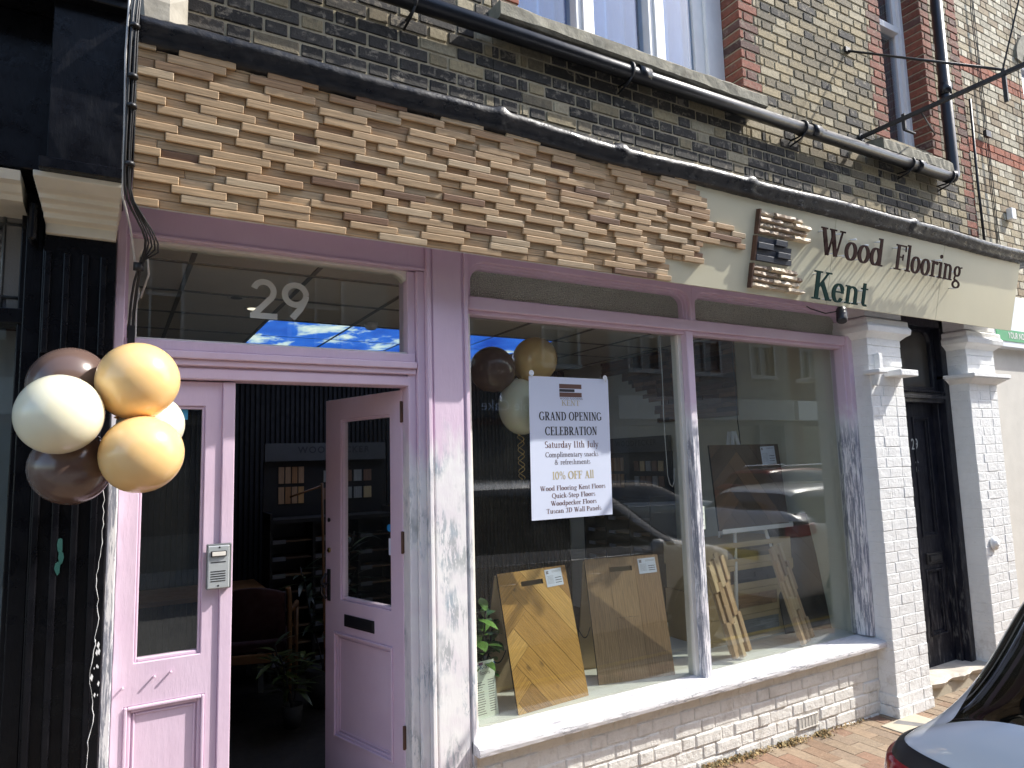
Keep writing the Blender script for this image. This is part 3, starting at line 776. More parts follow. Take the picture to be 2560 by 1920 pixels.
def raised(s, x0, x1, z0, h, mat, lab):
    mb = MB(); serif(mb, s, x0, z0, h, x1 - x0, y=-.058, depth=.006, bold=1.02)
    o = mb.build('lettering', mat, sign); o['label'] = lab; return o
raised('Wood', 3.80, 4.475, .298, .172, M['letter_brown'], 'dark brown raised word Wood')
raised('Flooring', 4.605, 5.475, .298, .172, M['letter_brown'], 'dark brown raised word Flooring')
raised('Kent', 3.775, 4.36, .018, .178, M['letter_green'], 'dark green raised word Kent')
mb = MB()
for x, z in [(3.85, .45), (3.95, .32), (4.0, .45), (4.06, .32), (4.12, .32), (4.17, .44), (4.25, .32), (4.30, .42), (4.36, .33), (4.44, .46), (4.44, .32), (4.66, .45), (4.66, .31), (4.79, .32), (4.79, .46), (4.86, .32), (4.93, .40), (4.98, .32), (5.05, .40), (5.09, .31), (5.18, .31), (5.19, .43), (5.27, .31), (5.34, .31), (5.40, .37), (5.43, .25), (3.85, .03), (3.85, .18), (3.96, .03), (4.02, .04), (4.07, .11), (4.16, .03), (4.24, .03), (4.33, .04), (4.33, .12)]:
    mb.lathe([(.0055, -.052), (.0055, 0)], (x, 0, z), 8, axis='y')
mb.build_each('standoff_peg', M['clear_peg'], sign)
# soffit and carcass behind the fascia
mb = MB(); mb.box(.03, 6.44, -.20, .055, 2.99, 3.0); mb.box(.03, 6.44, -.045, .055, 3.0, 3.38); mb.build('fascia_carcass', M['lilac'], shop)

# ------------------------------------------------------------------ shop front joinery
def rounded_plate(mb, X0, X1, Z0, Z1, x0, x1, z0, z1, y0, y1, r=.06, tl=True, tr=True, mat=0, n=8):
    """rectangular plate with an opening whose upper corners are rounded"""
    inn, out = [], []
    def add(p, q): inn.append(p); out.append(q)
    add((x0, z0), (X0, Z0)); add((x1, z0), (X1, Z0))
    if tr:
        for k in range(n + 1):
            a = math.pi / 2 * k / n; add((x1 - r + r * math.cos(a), z1 - r + r * math.sin(a)), (X1, Z1))
    else: add((x1, z1), (X1, Z1))
    if tl:
        for k in range(n + 1):
            a = math.pi / 2 + math.pi / 2 * k / n; add((x0 + r + r * math.cos(a), z1 - r + r * math.sin(a)), (X0, Z1))
    else: add((x0, z1), (X0, Z1))
    m = len(inn)
    I = [mb.pt((p[0], y0, p[1])) for p in inn]; IB = [mb.pt((p[0], y1, p[1])) for p in inn]
    cache = {}
    def O(q):
        if q not in cache: cache[q] = (mb.pt((q[0], y0, q[1])), mb.pt((q[0], y1, q[1])))
        return cache[q]
    for k in range(m):
        k2 = (k + 1) % m; a, a2 = O(out[k]), O(out[k2])
        if a[0] == a2[0]: mb.face((I[k], I[k2], a[0]), mat)
        else:
            mb.face((I[k], I[k2], a2[0], a[0]), mat); mb.face((a[0], a2[0], a2[1], a[1]), mat)
        mb.face((I[k2], I[k], IB[k], IB[k2]), mat, smooth=True)

# centre post
mb = MB()
mb.box(1.292, 1.500, 0, .16, .0, 2.99)
mb.box(1.318, 1.474, -.008, 0, .12, 2.985)
mb.box(1.286, 1.306, -.014, .05, .0, 2.985); mb.box(1.486, 1.506, -.014, .05, .0, 2.985)
mb.box(1.280, 1.512, -.018, .02, .0, .11)
mb.build('shopfront_post', M['pink_worn'], shop, bevel=.006, seg=3)
# door side jamb stepping
mb = MB(); mb.box(1.247, 1.286, .018, .16, .0, 2.80); mb.box(1.207, 1.247, .042, .16, .0, 2.80)
mb.build_each('door_jamb', M['pink_worn'], shop, bevel=.005, seg=2)
mb = MB(); mb.box(-.012, .022, -.005, .16, .0, 2.99); mb.build('door_jamb', M['stripped'], shop, bevel=.004, seg=2)
mb = MB(); mb.box(.022, .032, .03, .16, 2.39, 2.99); mb.build('trim_strip', M['pink'], shop)
# beams
mb = MB(); mb.box(.022, 1.286, .012, .16, 2.805, 2.99); mb.box(.022, 1.286, .004, .012, 2.80, 2.815); mb.build('header_beam', M['pink'], shop, bevel=.004, seg=2)
# door head with mouldings
mb = MB()
mb.box(.022, 1.247, .055, .16, 2.238, 2.392)
mb.box(.022, 1.243, .043, .056, 2.238, 2.285)
mb.box(.022, 1.243, .028, .056, 2.292, 2.318); mb.box(.022, 1.243, .012, .056, 2.318, 2.350)
mb.box(.022, 1.243, .032, .056, 2.350, 2.392)
mb.build('door_head', M['pink'], shop, bevel=.006, seg=3)
# transom light over the doors
mb = MB(); rounded_plate(mb, .022, 1.247, 2.392, 2.805, .066, 1.218, 2.402, 2.792, .058, .13, .075, tl=True, tr=True); tw = mb.build('transom_window', M['offwhite'], shop, bevel=.003)
mb = MB(); mb.box(.05, 1.235, .0945, .100, 2.396, 2.80); mb.build('pane', M['glass'], tw)
NUM = MB()
DY = 0.0
def bigdigit(pts, w_):
    L, Q = [], []
    for k, p in enumerate(pts):
        a = Vector(pts[max(k - 1, 0)]); b = Vector(pts[min(k + 1, len(pts) - 1)]); d = (b - a).normalized(); nn = Vector((-d.y, d.x)) * w_ / 2
        L.append((p[0] + nn.x, p[1] + nn.y)); Q.append((p[0] - nn.x, p[1] - nn.y))
    for a in range(len(L) - 1): NUM.prism([(q[0], .0915 - DY, q[1]) for q in (L[a], L[a + 1], Q[a + 1], Q[a])], (0, .0012, 0))
arc = lambda cx, cy, rx, ry, a0, a1, n=14: [(cx + rx * math.cos(R(a0 + (a1 - a0) * k / n)), cy + ry * math.sin(R(a0 + (a1 - a0) * k / n))) for k in range(n + 1)]
bigdigit(arc(.553, 2.643, .042, .043, 165, -35) + [(.545, 2.572), (.510, 2.533)], .026); DY = .0003; bigdigit([(.497, 2.533), (.612, 2.533)], .026); DY = .0
bigdigit(arc(.690, 2.640, .047, .045, 0, 360, 20), .027); DY = .0003; bigdigit([(.733, 2.622), (.712, 2.578), (.676, 2.532)], .028)
n_ = NUM.build('house_number', plain('frosted_vinyl', (.56, .57, .52), .6, bump=0), tw); n_['label'] = 'frosted number 29 on transom glass'

def leaf_part(mb, x0, x1, z0, z1, yf, th, gx0, gx1, gz0, gz1, px0, px1, pz0, pz1):
    """door leaf with glazed opening and moulded lower panel; front at yf"""
    hs = [(gx0, gx1, gz0, gz1), (px0, px1, pz0, pz1)]
    slab_holes(mb, x0, x1, z0, z1, yf, yf + th, hs)
    # glazing bead
    for a, b, c, d, e in ((gx0, gx0 + .010, gz0, gz1, 0), (gx1 - .010, gx1, gz0, gz1, 0), (gx0 + .01, gx1 - .01, gz0, gz0 + .014, 0), (gx0 + .01, gx1 - .01, gz1 - .012, gz1, 0)):
        mb.box(a, b, yf + .008, yf + th - .004, c, d)
    mb.box(px0, px1, yf + .016, yf + th - .008, pz0, pz1)
    for ins, ww, yy in ((0, .012, yf - .008), (.012, .012, yf + .004), (.030, .008, yf + .010)):
        a, b, c, d = px0 + ins, px1 - ins, pz0 + ins, pz1 - ins
        mb.box(a, a + ww, yy, yf + .017, c, d); mb.box(b - ww, b, yy, yf + .017, c, d)
        mb.box(a + ww, b - ww, yy, yf + .017, d - ww, d); mb.box(a + ww, b - ww, yy, yf + .017, c, c + ww)
mb = MB()
leaf_part(mb, .024, .392, .13, 2.232, .078, .045, .094, .326, 1.142, 2.130, .066, .345, .30, .985)
mb.box(.392, .440, .066, .125, .13, 2.232)
mb.box(.024, .44, .06, .125, .09, .13)
dl = mb.build('fixed_door_leaf', M['pink'], shop, bevel=.0035, seg=2)
mb = MB(); mb.box(.205, .262, .0985, .0995, 2.075, 2.12); mb.build('sticker', plain('pale_blue_sticker', (.05, .30, .50), .4, bump=0), dl)
mb = MB(); mb.box(.096, .324, .100, .105, 1.144, 2.128); mb.build('pane', M['glass'], dl)
mb = MB()
for x, z in ((.165, 1.085), (.222, 1.092), (.06, 1.06)): mb.lathe([(.0035, -.022), (.005, -.02), (.003, 0)], (x, .078, z), 8, axis='y')
mb.build_each('screw', M['pink'], dl)
# open leaf
hx, hy, ang = 1.204, .125, R(74)
ol = empty('open_door_leaf', (hx, hy, 0), None, None, rot=(0, 0, -ang)); ol.parent = shop
mb = MB()
leaf_part(mb, -.690, 0, .145, 2.228, 0, .045, -.540, -.100, 1.172, 2.115, -.600, -.088, .48, 1.005)
o = mb.build('door_panel', M['pink'], ol, bevel=.0035, seg=2)
mb = MB(); mb.box(-.538, -.102, .020, .025, 1.174, 2.113); mb.build('pane', M['glass'], ol)
mb = MB(); mb.box(-.50, -.235, -.005, .0, 1.045, 1.105, 0); mb.box(-.49, -.245, -.008, -.005, 1.055, 1.098, 0); mb.build('letter_plate', M['black_plastic'], ol, bevel=.003)
mb = MB(); mb.box(-.665, -.635, -.006, 0, 1.155, 1.32); mb.tube([(-.65, -.02, 1.30), (-.65, -.045, 1.27), (-.652, -.045, 1.20), (-.65, -.02, 1.17)], .008); mb.tube([(-.65, -.005, 1.245), (-.65, -.05, 1.245), (-.60, -.055, 1.24)], .008); mb.build('door_handle', M['black_plastic'], ol, bevel=.002)
mb = MB(); mb.lathe([(.012, -.006), (.010, -.002), (.01, 0)], (-.648, 0, 1.58), 14, axis='y'); mb.build('lock', M['black_plastic'], ol)
mb = MB(); mb.lathe([(.013, -.007), (.013, 0)], (-.648, 0, 1.42), 14, axis='y'); mb.build('lock', M['brass'], ol)
for z in (2.12, 1.50, .62):
    mb = MB(); mb.box(-.002, .012, -.006, .028, z - .05, z + .05); mb.tube([(.006, -.008, z - .052), (.006, -.008, z + .052)], .007, 8); mb.build('hinge', M['rust'], ol, bevel=.002)
mb = MB(); mb.box(-.13, -.108, .012, .0135, 1.43, 1.51); mb.build('sticker', M['paper'], ol)
mb = MB(); mb.lathe([(.018, 0), (.018, .0013)], (-.125, .012, 1.56), 20, axis='y'); mb.build('sticker', plain('blue_sticker', (.03, .25, .55), .4, bump=0), ol)
mb = MB(); mb.box(.0, 1.25, .10, .50, .09, .135); mb.box(0, 1.25, -.02, .2, .0, .09); mb.build('threshold', M['concrete'], shop)

# ---- main window frame
mb = MB()
# header with rounded toplights, drawn as stepped plates
for (a, b, x0, x1) in ((1.506, 3.075, 1.558, 3.030), (3.075, 4.640, 3.125, 4.592)):
    rounded_plate(mb, a, b, 2.690, 2.99, x0, x1, 2.704, 2.862, .060, .14, .07)
    rounded_plate(mb, a, b, 2.688, 2.99, x0 - .012, x1 + .012, 2.704, 2.874, .042, .060, .08)
    rounded_plate(mb, a, b, 2.688, 2.99, x0 - .026, x1 + .026, 2.704, 2.888, .020, .042, .09)
mb.box(1.506, 4.62, .015, .13, 2.636, 2.700); mb.box(1.53, 4.60, .045, .12, 2.615, 2.636)
mb.build('window_header', M['pink'], shop, bevel=.004, seg=2)
mb = MB(); mb.box(1.53, 4.61, .098, .106, 2.70, 2.90); mb.build('top_light', M['obscured'], shop)
mb = MB()
mb.box(3.022, 3.078, .030, .13, .575, 2.636); mb.build('mullion', M['stripped'], shop, bevel=.006, seg=2)
mb = MB(); mb.box(2.992, 3.022, .075, .14, .585, 2.615); mb.build('glazing_strip', M['offwhite'], shop, bevel=.003)
mb = MB(); mb.box(4.575, 4.628, -.004, .13, .592, 2.70); mb.box(4.563, 4.575, .03, .13, .592, 2.70); mb.build('window_frame', M['stripped'], shop, bevel=.006, seg=2)
mb = MB(); mb.box(1.506, 1.545, .045, .14, .575, 2.62); mb.build('window_frame', M['offwhite'], shop, bevel=.004)
mb = MB(); mb.box(1.545, 2.995, .098, .104, .58, 2.62); wp = mb.build('window_pane', M['glass'], shop)
mb = MB(); mb.box(3.078, 4.563, .098, .104, .58, 2.62); mb.build('window_pane', M['glass'], shop)
# sill board
mb = MB(); rows = []
n = 60
for k in range(n + 1):
    x = 1.486 + (4.625 - 1.486) * k / n; e = rr(-.0015, .0015)
    rows.append([(x, .10, .590), (x, -.055 + e, .572), (x, -.078 + e, .564 + e), (x, -.080, .548), (x, -.076 + e, .530), (x, -.06, .526), (x, .10, .526)])
ids = mb.grid(rows, closed=True, smooth=False); mb.face(ids[0][::-1]); mb.face(ids[-1]); mb.build('sill_board', M['sill'], shop)

# ---- painted brick stall riser
def gz(x): return .075 + max(0.0, 4.3 - x) * .033
mb = MB(); brickwork(mb, 1.49, 4.625, .526 - CO * 7, .526, .0, .10, lambda x, z, k: (1, 1, 1), [(3.755, 3.955, .145, .222)], joint=.0055, jit=.005)
mb.build('stall_riser', M['riser_brick'], shop, bevel=.008, seg=2)
mb = MB(); mb.box(1.49, 4.625, .0058, .16, -.05, .526); mb.build('riser_core', M['riser_brick'], shop)
mb = MB()
mb.box(3.757, 3.953, .0, .007, .147, .220)
for i in range(6):
    x = 3.763 + i * .0315
    mb.box(x - .0025, x + .0025, -.006, 0, .150, .217)
    for j in range(9): mb.box(x + .003, x + .0285, -.004, 0, .152 + j * .0072, .1555 + j * .0072)
mb.box(3.757, 3.953, -.007, 0, .147, .151); mb.box(3.757, 3.953, -.007, 0, .216, .220)
mb.build('air_brick', M['plaster'], shop)

# ---- white brick piers beside the black door
def pier(x0, x1, label, ledge=None):
    mb = MB(); nr = 32
    z0 = .0
    i = 0
    z = z0
    while z < 2.42:
        seg = []
        x = x0 + rr(-.003, .003); odd = (i % 2)
        cuts = [x0, x0 + (x1 - x0) * (.36 if odd else .5), x0 + (x1 - x0) * (.72 if odd else 1.0), x1] if odd else [x0, x0 + (x1 - x0) * .27, x0 + (x1 - x0) * .73, x1]
        flare = max(0, .20 - z) * .12
        for a, b in zip(cuts, cuts[1:]):
            if b - a > .01: mb.box(a + .0012 - (flare if a == x0 else 0), b - .0012, -.12 - flare + rr(-.0022, .0022), .16, z + .0009, z + CO - .0009)
        z += CO; i += 1
    zt = 2.455
    # neck above the ledge, then corbelled cap
    while z < 2.68:
        mb.box(x0 + .002, x1 - .002, -.1215 + rr(-.002, .002), .16, z + .002, z + CO - .002); z += CO
    mb.build('pier', M['white_brick'], shop, bevel=.004, seg=2)
    mb = MB(); mb.box(x0 + .004, x1 - .004, -.1172, .16, -.05, 2.95); mb.build('pier_core', M['white_brick'], shop)
    mb = MB()
    xa, xb = x0 - .005, x1 + .005
    # cove and cap
    pr = [(0, 2.672), (.03, 2.70), (.055, 2.715), (.06, 2.752), (.045, 2.775), (.045, 2.81), (0.0, 2.83)]
    rings = [[(xa - d, -.12 - d, z), (xb + d, -.12 - d, z), (xb + d, .155, z), (xa - d, .155, z)] for d, z in pr]
    ids = mb.grid(rings, closed=True, smooth=False); mb.face(ids[0][::-1]); mb.face(ids[-1])
    mb.box(x0 - .02, x1 + .02, -.135, .155, 2.83, 2.985)
    if ledge:
        lx0, lx1 = ledge
        for d, za, zb in ((.085, 2.435, 2.465), (.075, 2.425, 2.435)): mb.box(lx0 - d, lx1 + d, -.12 - d, .10, za, zb)
        pr = [(0.0, 2.385), (.02, 2.395), (.065, 2.425)]
        rings = [[(lx0 - d, -.12 - d, z), (lx1 + d, -.12 - d, z), (lx1 + d, .155, z), (lx0 - d, .155, z)] for d, z in pr]
        ids = mb.grid(rings, closed=True, smooth=False); mb.face(ids[0][::-1]); mb.face(ids[-1])
    return mb.build('pier_cap', M['white_brick'], shop, bevel=.004, seg=2)
pier(4.625, 5.035, 'left')
pier(5.955, 6.395, 'right', (5.965, 6.38))
# broken ledge remains on the near pier
mb = MB()
mb.box(4.80, 5.02, -.245, -.11, 2.395, 2.440); mb.box(4.555, 4.66, -.235, -.11, 2.405, 2.435)
mb.box(4.69, 4.735, -.16, -.11, 2.43, 2.56)
mb.prism([(4.70, -.16, 2.43), (4.65, -.15, 2.33), (4.675, -.15, 2.325), (4.725, -.16, 2.43)], (0, .04, 0))
mb.build_each('broken_ledge', M['white_brick'], shop, bevel=.006, seg=2)
mb = MB(); mb.box(4.600, 4.6265, .14, .16, .0, 2.95); mb.build('pier_return', M['white_brick'], shop)
mb = MB(); mb.box(6.395, 6.50, -.04, .16, 0, 2.95); mb.build('pier_return', M['white_paint'], shop, bevel=.006)

# ---- black door between the piers
mb = MB()
mb.box(5.03, 5.10, .05, .16, .12, 2.95); mb.box(5.88, 5.955, .03, .16, .12, 2.95); mb.box(5.10, 5.13, .10, .16, .12, 2.95); mb.box(5.85, 5.88, .08, .16, .12, 2.95)
mb.box(5.10, 5.88, .04, .16, 2.24, 2.33); mb.box(5.10, 5.88, .02, .16, 2.27, 2.30)
mb.box(5.03, 5.955, .03, .16, 2.86, 2.95)
for k in range(30): mb.box(5.12 + k * .0252, 5.133 + k * .0252, .02, .04, 2.318, 2.335)
df = mb.build('black_door_frame', M['door_black'], shop, bevel=.005, seg=2)
mb = MB(); rounded_plate(mb, 5.13, 5.85, 2.33, 2.86, 5.16, 5.82, 2.37, 2.83, .08, .14, .10); mb.build('fanlight_frame', M['door_black'], df, bevel=.004)
mb = MB(); mb.box(5.14, 5.84, .11, .116, 2.34, 2.85); mb.build('pane', plain('dusty_dark_glass', (.05, .047, .042), .18, bump=0), df)
mb = MB()
dx0, dx1 = 5.13, 5.85; hs = [(5.21, 5.44, .42, .93), (5.54, 5.77, .42, .93), (5.21, 5.44, 1.18, 2.13), (5.54, 5.77, 1.18, 2.13)]
slab_holes(mb, dx0, dx1, .155, 2.24, .13, .175, hs)
for a, b, c, d in hs:
    mb.box(a, b, .148, .17, c, d)
    for ins, ww, yy in ((0, .015, .120), (.015, .014, .132)):
        mb.box(a + ins, a + ins + ww, yy, .149, c + ins, d - ins); mb.box(b - ins - ww, b - ins, yy, .149, c + ins, d - ins)
        mb.box(a + ins + ww, b - ins - ww, yy, .149, d - ins - ww, d - ins); mb.box(a + ins + ww, b - ins - ww, yy, .149, c + ins, c + ins + ww)
bd = mb.build('black_door', M['door_black'], shop, bevel=.003, seg=2)
mb = MB(); mb.box(5.56, 5.78, .118, .13, .965, 1.055); mb.box(5.59, 5.75, .108, .118, .985, 1.035); mb.build('letter_plate', M['black_plastic'], bd, bevel=.004)
silv = plain('silver_numeral', (.55, .60, .60), .35, metal=.3, bump=0)
o = sans('29', 'house_number', silv, .125, (5.50, .1285, 1.87), parent=bd, extrude=.001, sx=.75)
o = sans('A', 'flat_letter', silv, .062, (5.535, .1285, 1.762), parent=bd, extrude=.001)
o = sans('B', 'flat_letter', silv, .062, (5.535, .1285, 1.690), parent=bd, extrude=.001)
mb = MB(); rows = []
for k in range(25):
    x = 5.035 + .92 * k / 24; e = .012 * math.sin(k * .8) + rr(-.004, .004)
    rows.append([(x, .16, .20), (x, -.06 + e, .205 + e * .3), (x, -.075 + e, .185), (x, -.06 + e, .155 + e * .4), (x, .16, .15)])
ids = mb.grid(rows, closed=True, smooth=False); mb.face(ids[0][::-1]); mb.face(ids[-1]); mb.build('door_step', plain('worn_painted_step', (.55, .50, .42), .7, var=.25, bump=.8), shop)
mb = MB(); mb.box(5.035, 5.955, -.045, .16, -.03, .152); mb.build('step_base', M['concrete'], shop)
mb = MB(); mb.lathe([(.0, -.035), (.022, -.033), (.028, -.026), (.028, -.018), (.052, -.014), (.055, -.004), (.055, 0)], (6.07, -.128, 1.115), 28, axis='y'); o = mb.build('door_bell', M['white_paint'], None); tag(o, 'round white bell push on the white brick pier right of the black door', 'bell')

# ------------------------------------------------------------------ interior
def struct(name, mb, m, **k): o = mb.build(name, m, None, **k); o['kind'] = 'structure'; return o
FZ = .20
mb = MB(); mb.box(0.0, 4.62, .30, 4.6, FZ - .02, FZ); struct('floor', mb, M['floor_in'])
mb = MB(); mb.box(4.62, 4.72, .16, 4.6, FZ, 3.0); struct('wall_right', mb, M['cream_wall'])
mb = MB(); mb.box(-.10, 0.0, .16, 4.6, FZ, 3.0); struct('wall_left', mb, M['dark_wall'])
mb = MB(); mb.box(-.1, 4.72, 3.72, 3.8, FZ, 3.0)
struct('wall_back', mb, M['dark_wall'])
mb = MB(); mb.box(0, 4.62, .165, 4.6, 2.906, 2.95); cl = struct('ceiling', mb, M['ceil'])
mb = MB()
gx = [.31 + .6 * k for k in range(0, 8)]; gy = [.69 + .61 * k for k in range(0, 7)]
for x in gx: mb.box(x - .012, x + .012, .165, 4.6, 2.900, 2.9065)
for y in gy: mb.box(0, 4.62, y - .012, y + .012, 2.8985, 2.905)
mb.build('ceiling_grid', M['ceil_grid'], cl)
mb = MB(); mb.box(.05, 4.6, .14, .168, 2.63, 2.90)  # lining above glass
for ix in range(1, 5):
    for iy in (2, 3):
        if ix == 4 and iy == 3: pass
        mb2 = MB(); x0, y0 = gx[ix], gy[iy]
        mb2.box(x0 + .013, x0 + .587, y0 + .013, y0 + .597, 2.897, 2.9)
        o = mb2.build('ceiling_light', M['skylight'], None)
        tag(o, 'backlit sky and clouds ceiling panel, %s row, %s from the left' % (('front', 'rear')[iy - 2], ('first', 'second', 'third', 'fourth')[ix - 1]), 'ceiling light', 'sky picture ceiling panels')
        al = bpy.data.lights.new('panel_lamp', 'AREA'); al.energy = .35; al.size = .5; al.color = (.95, .97, 1.0); ao = bpy.data.objects.new('panel_lamp', al); COL.objects.link(ao); ao.location = (x0 + .3, y0 + .3, 2.89); ao.parent = o
def downlight(x, y, lab, on):
    mb = MB(); mb.lathe([(.036, -.004), (.052, -.006), (.056, 0)], (x, y, 2.905), 24)
    o = mb.build('recessed_light', M['offwhite'], None); tag(o, lab, 'ceiling light', 'recessed ceiling lights')
    mb = MB(); mb.lathe([(.034, -.0055), (.034, -.003)], (x, y, 2.904), 20); mb.build('lens', M['down_on'] if on else M['metal_dark'], o)
downlight(.62, 1.35, 'unlit recessed light above the figure two', False); downlight(.76, 1.62, 'lit recessed light behind the figure two', True); downlight(.60, 3.35, 'recessed light far back near left wall', False)
mb = MB(); mb.lathe([(.0, -.05), (.03, -.05), (.045, -.035), (.05, 0)], (1.60, 1.75, 2.9), 20); o = mb.build('smoke_detector', M['white_paint'], None); tag(o, 'round white smoke detector on ceiling by the sky panels', 'smoke detector')
# slatted back wall
mb = MB()
for k in range(101): mb.box(.05 + k * .045, .075 + k * .045, 3.62, 3.66, FZ, 2.9)
o = mb.build('slatted_panel', M['black_plastic'], None); o.data.materials.clear(); o.data.materials.append(M['dark_wall']); tag(o, 'black vertical slatted wall panel behind the display stand', 'wall panel')
mb = MB(); mb.box(0.0, 4.62, 3.66, 3.70, FZ, 2.9); mb.build('backing', M['dark_wall'], o)
# window ledge inside
mb = MB(); mb.box(1.5, 4.62, .14, .95, .545, .585); o = mb.build('display_ledge', M['ledge'], None); tag(o, 'pale shelf along the inside of the shop window holding samples', 'window ledge')
mb = MB(); mb.box(1.5, 4.62, .93, .95, FZ, .545); mb.build('ledge_front', M['cream_wall'], o)
mb = MB(); mb.box(1.5, 4.62, .106, .14, .545, .584); mb.build('ledge_trim', M['offwhite'], o)

def frame_of(BL, BR, lean):
    """board base line BL-BR (x,y,z); lean in degrees to the back; returns matrix with x along, z up the board, y to the back"""
    BL, BR = Vector(BL), Vector(BR); e = (BR - BL).normalized(); back = Vector((-e.y, e.x, 0)); t = R(lean)
    up = Vector((0, 0, 1)) * math.cos(t) + back * math.sin(t); nb = up.cross(-e) if False else e.cross(up) * -1
    m_ = Matrix(((e.x, nb.x, up.x, BL.x), (e.y, nb.y, up.y, BL.y), (e.z, nb.z, up.z, BL.z), (0, 0, 0, 1)))
    return m_

def clip_poly(pts, x0, x1, z0, z1):
    for ax, v, sgn in ((0, x0, 1), (0, x1, -1), (1, z0, 1), (1, z1, -1)):
        out = []
        for k in range(len(pts)):
            a, b = pts[k], pts[(k + 1) % len(pts)]
            ina = (a[ax] - v) * sgn >= 0; inb = (b[ax] - v) * sgn >= 0
            if ina: out.append(a)
            if ina != inb:
                t = (v - a[ax]) / (b[ax] - a[ax]); out.append((a[0] + (b[0] - a[0]) * t, a[1] + (b[1] - a[1]) * t))
        pts = out
        if not pts: return []
    return pts

def label_card(par, x, z, wd, ht, y, tilt=0.0):
    mb = MB(); mb.box(-wd / 2, wd / 2, -.0012, 0, -ht / 2, ht / 2); 
    o = mb.build('price_card', M['paper'], par); o.location = (x, y, z); o.rotation_euler = (0, tilt, 0)
    mb = MB()
    a, b = -wd / 2, ht / 2
    mb.box(a + .008, a + .026, -.0016, -.0013, b - .013, b - .009); mb.box(a + .008, a + .022, -.0016, -.0013, b - .018, b - .0145, 1); mb.box(a + .008, a + .026, -.0016, -.0013, b - .024, b - .0195)
    for k in range(3): mb.box(a + wd * .55, a + wd * .92, -.0016, -.0013, b - ht * (.55 + .14 * k), b - ht * (.55 + .14 * k) + .0035, 1)
    for k in range(7): mb.box(a + .01, a + wd * .45, -.0016, -.0013, b - ht * (.4 + .07 * k), b - ht * (.4 + .07 * k) + .0012, 2)
    for k in range(2): mb.box(a + wd * .42, a + wd * .95, -.0016, -.0013, b - .013 - .006 * k, b - .0115 - .006 * k, 2)
    mb.build('printing', [M['ink_brown'], M['ink'], M['ink_grey']], o)
    return o

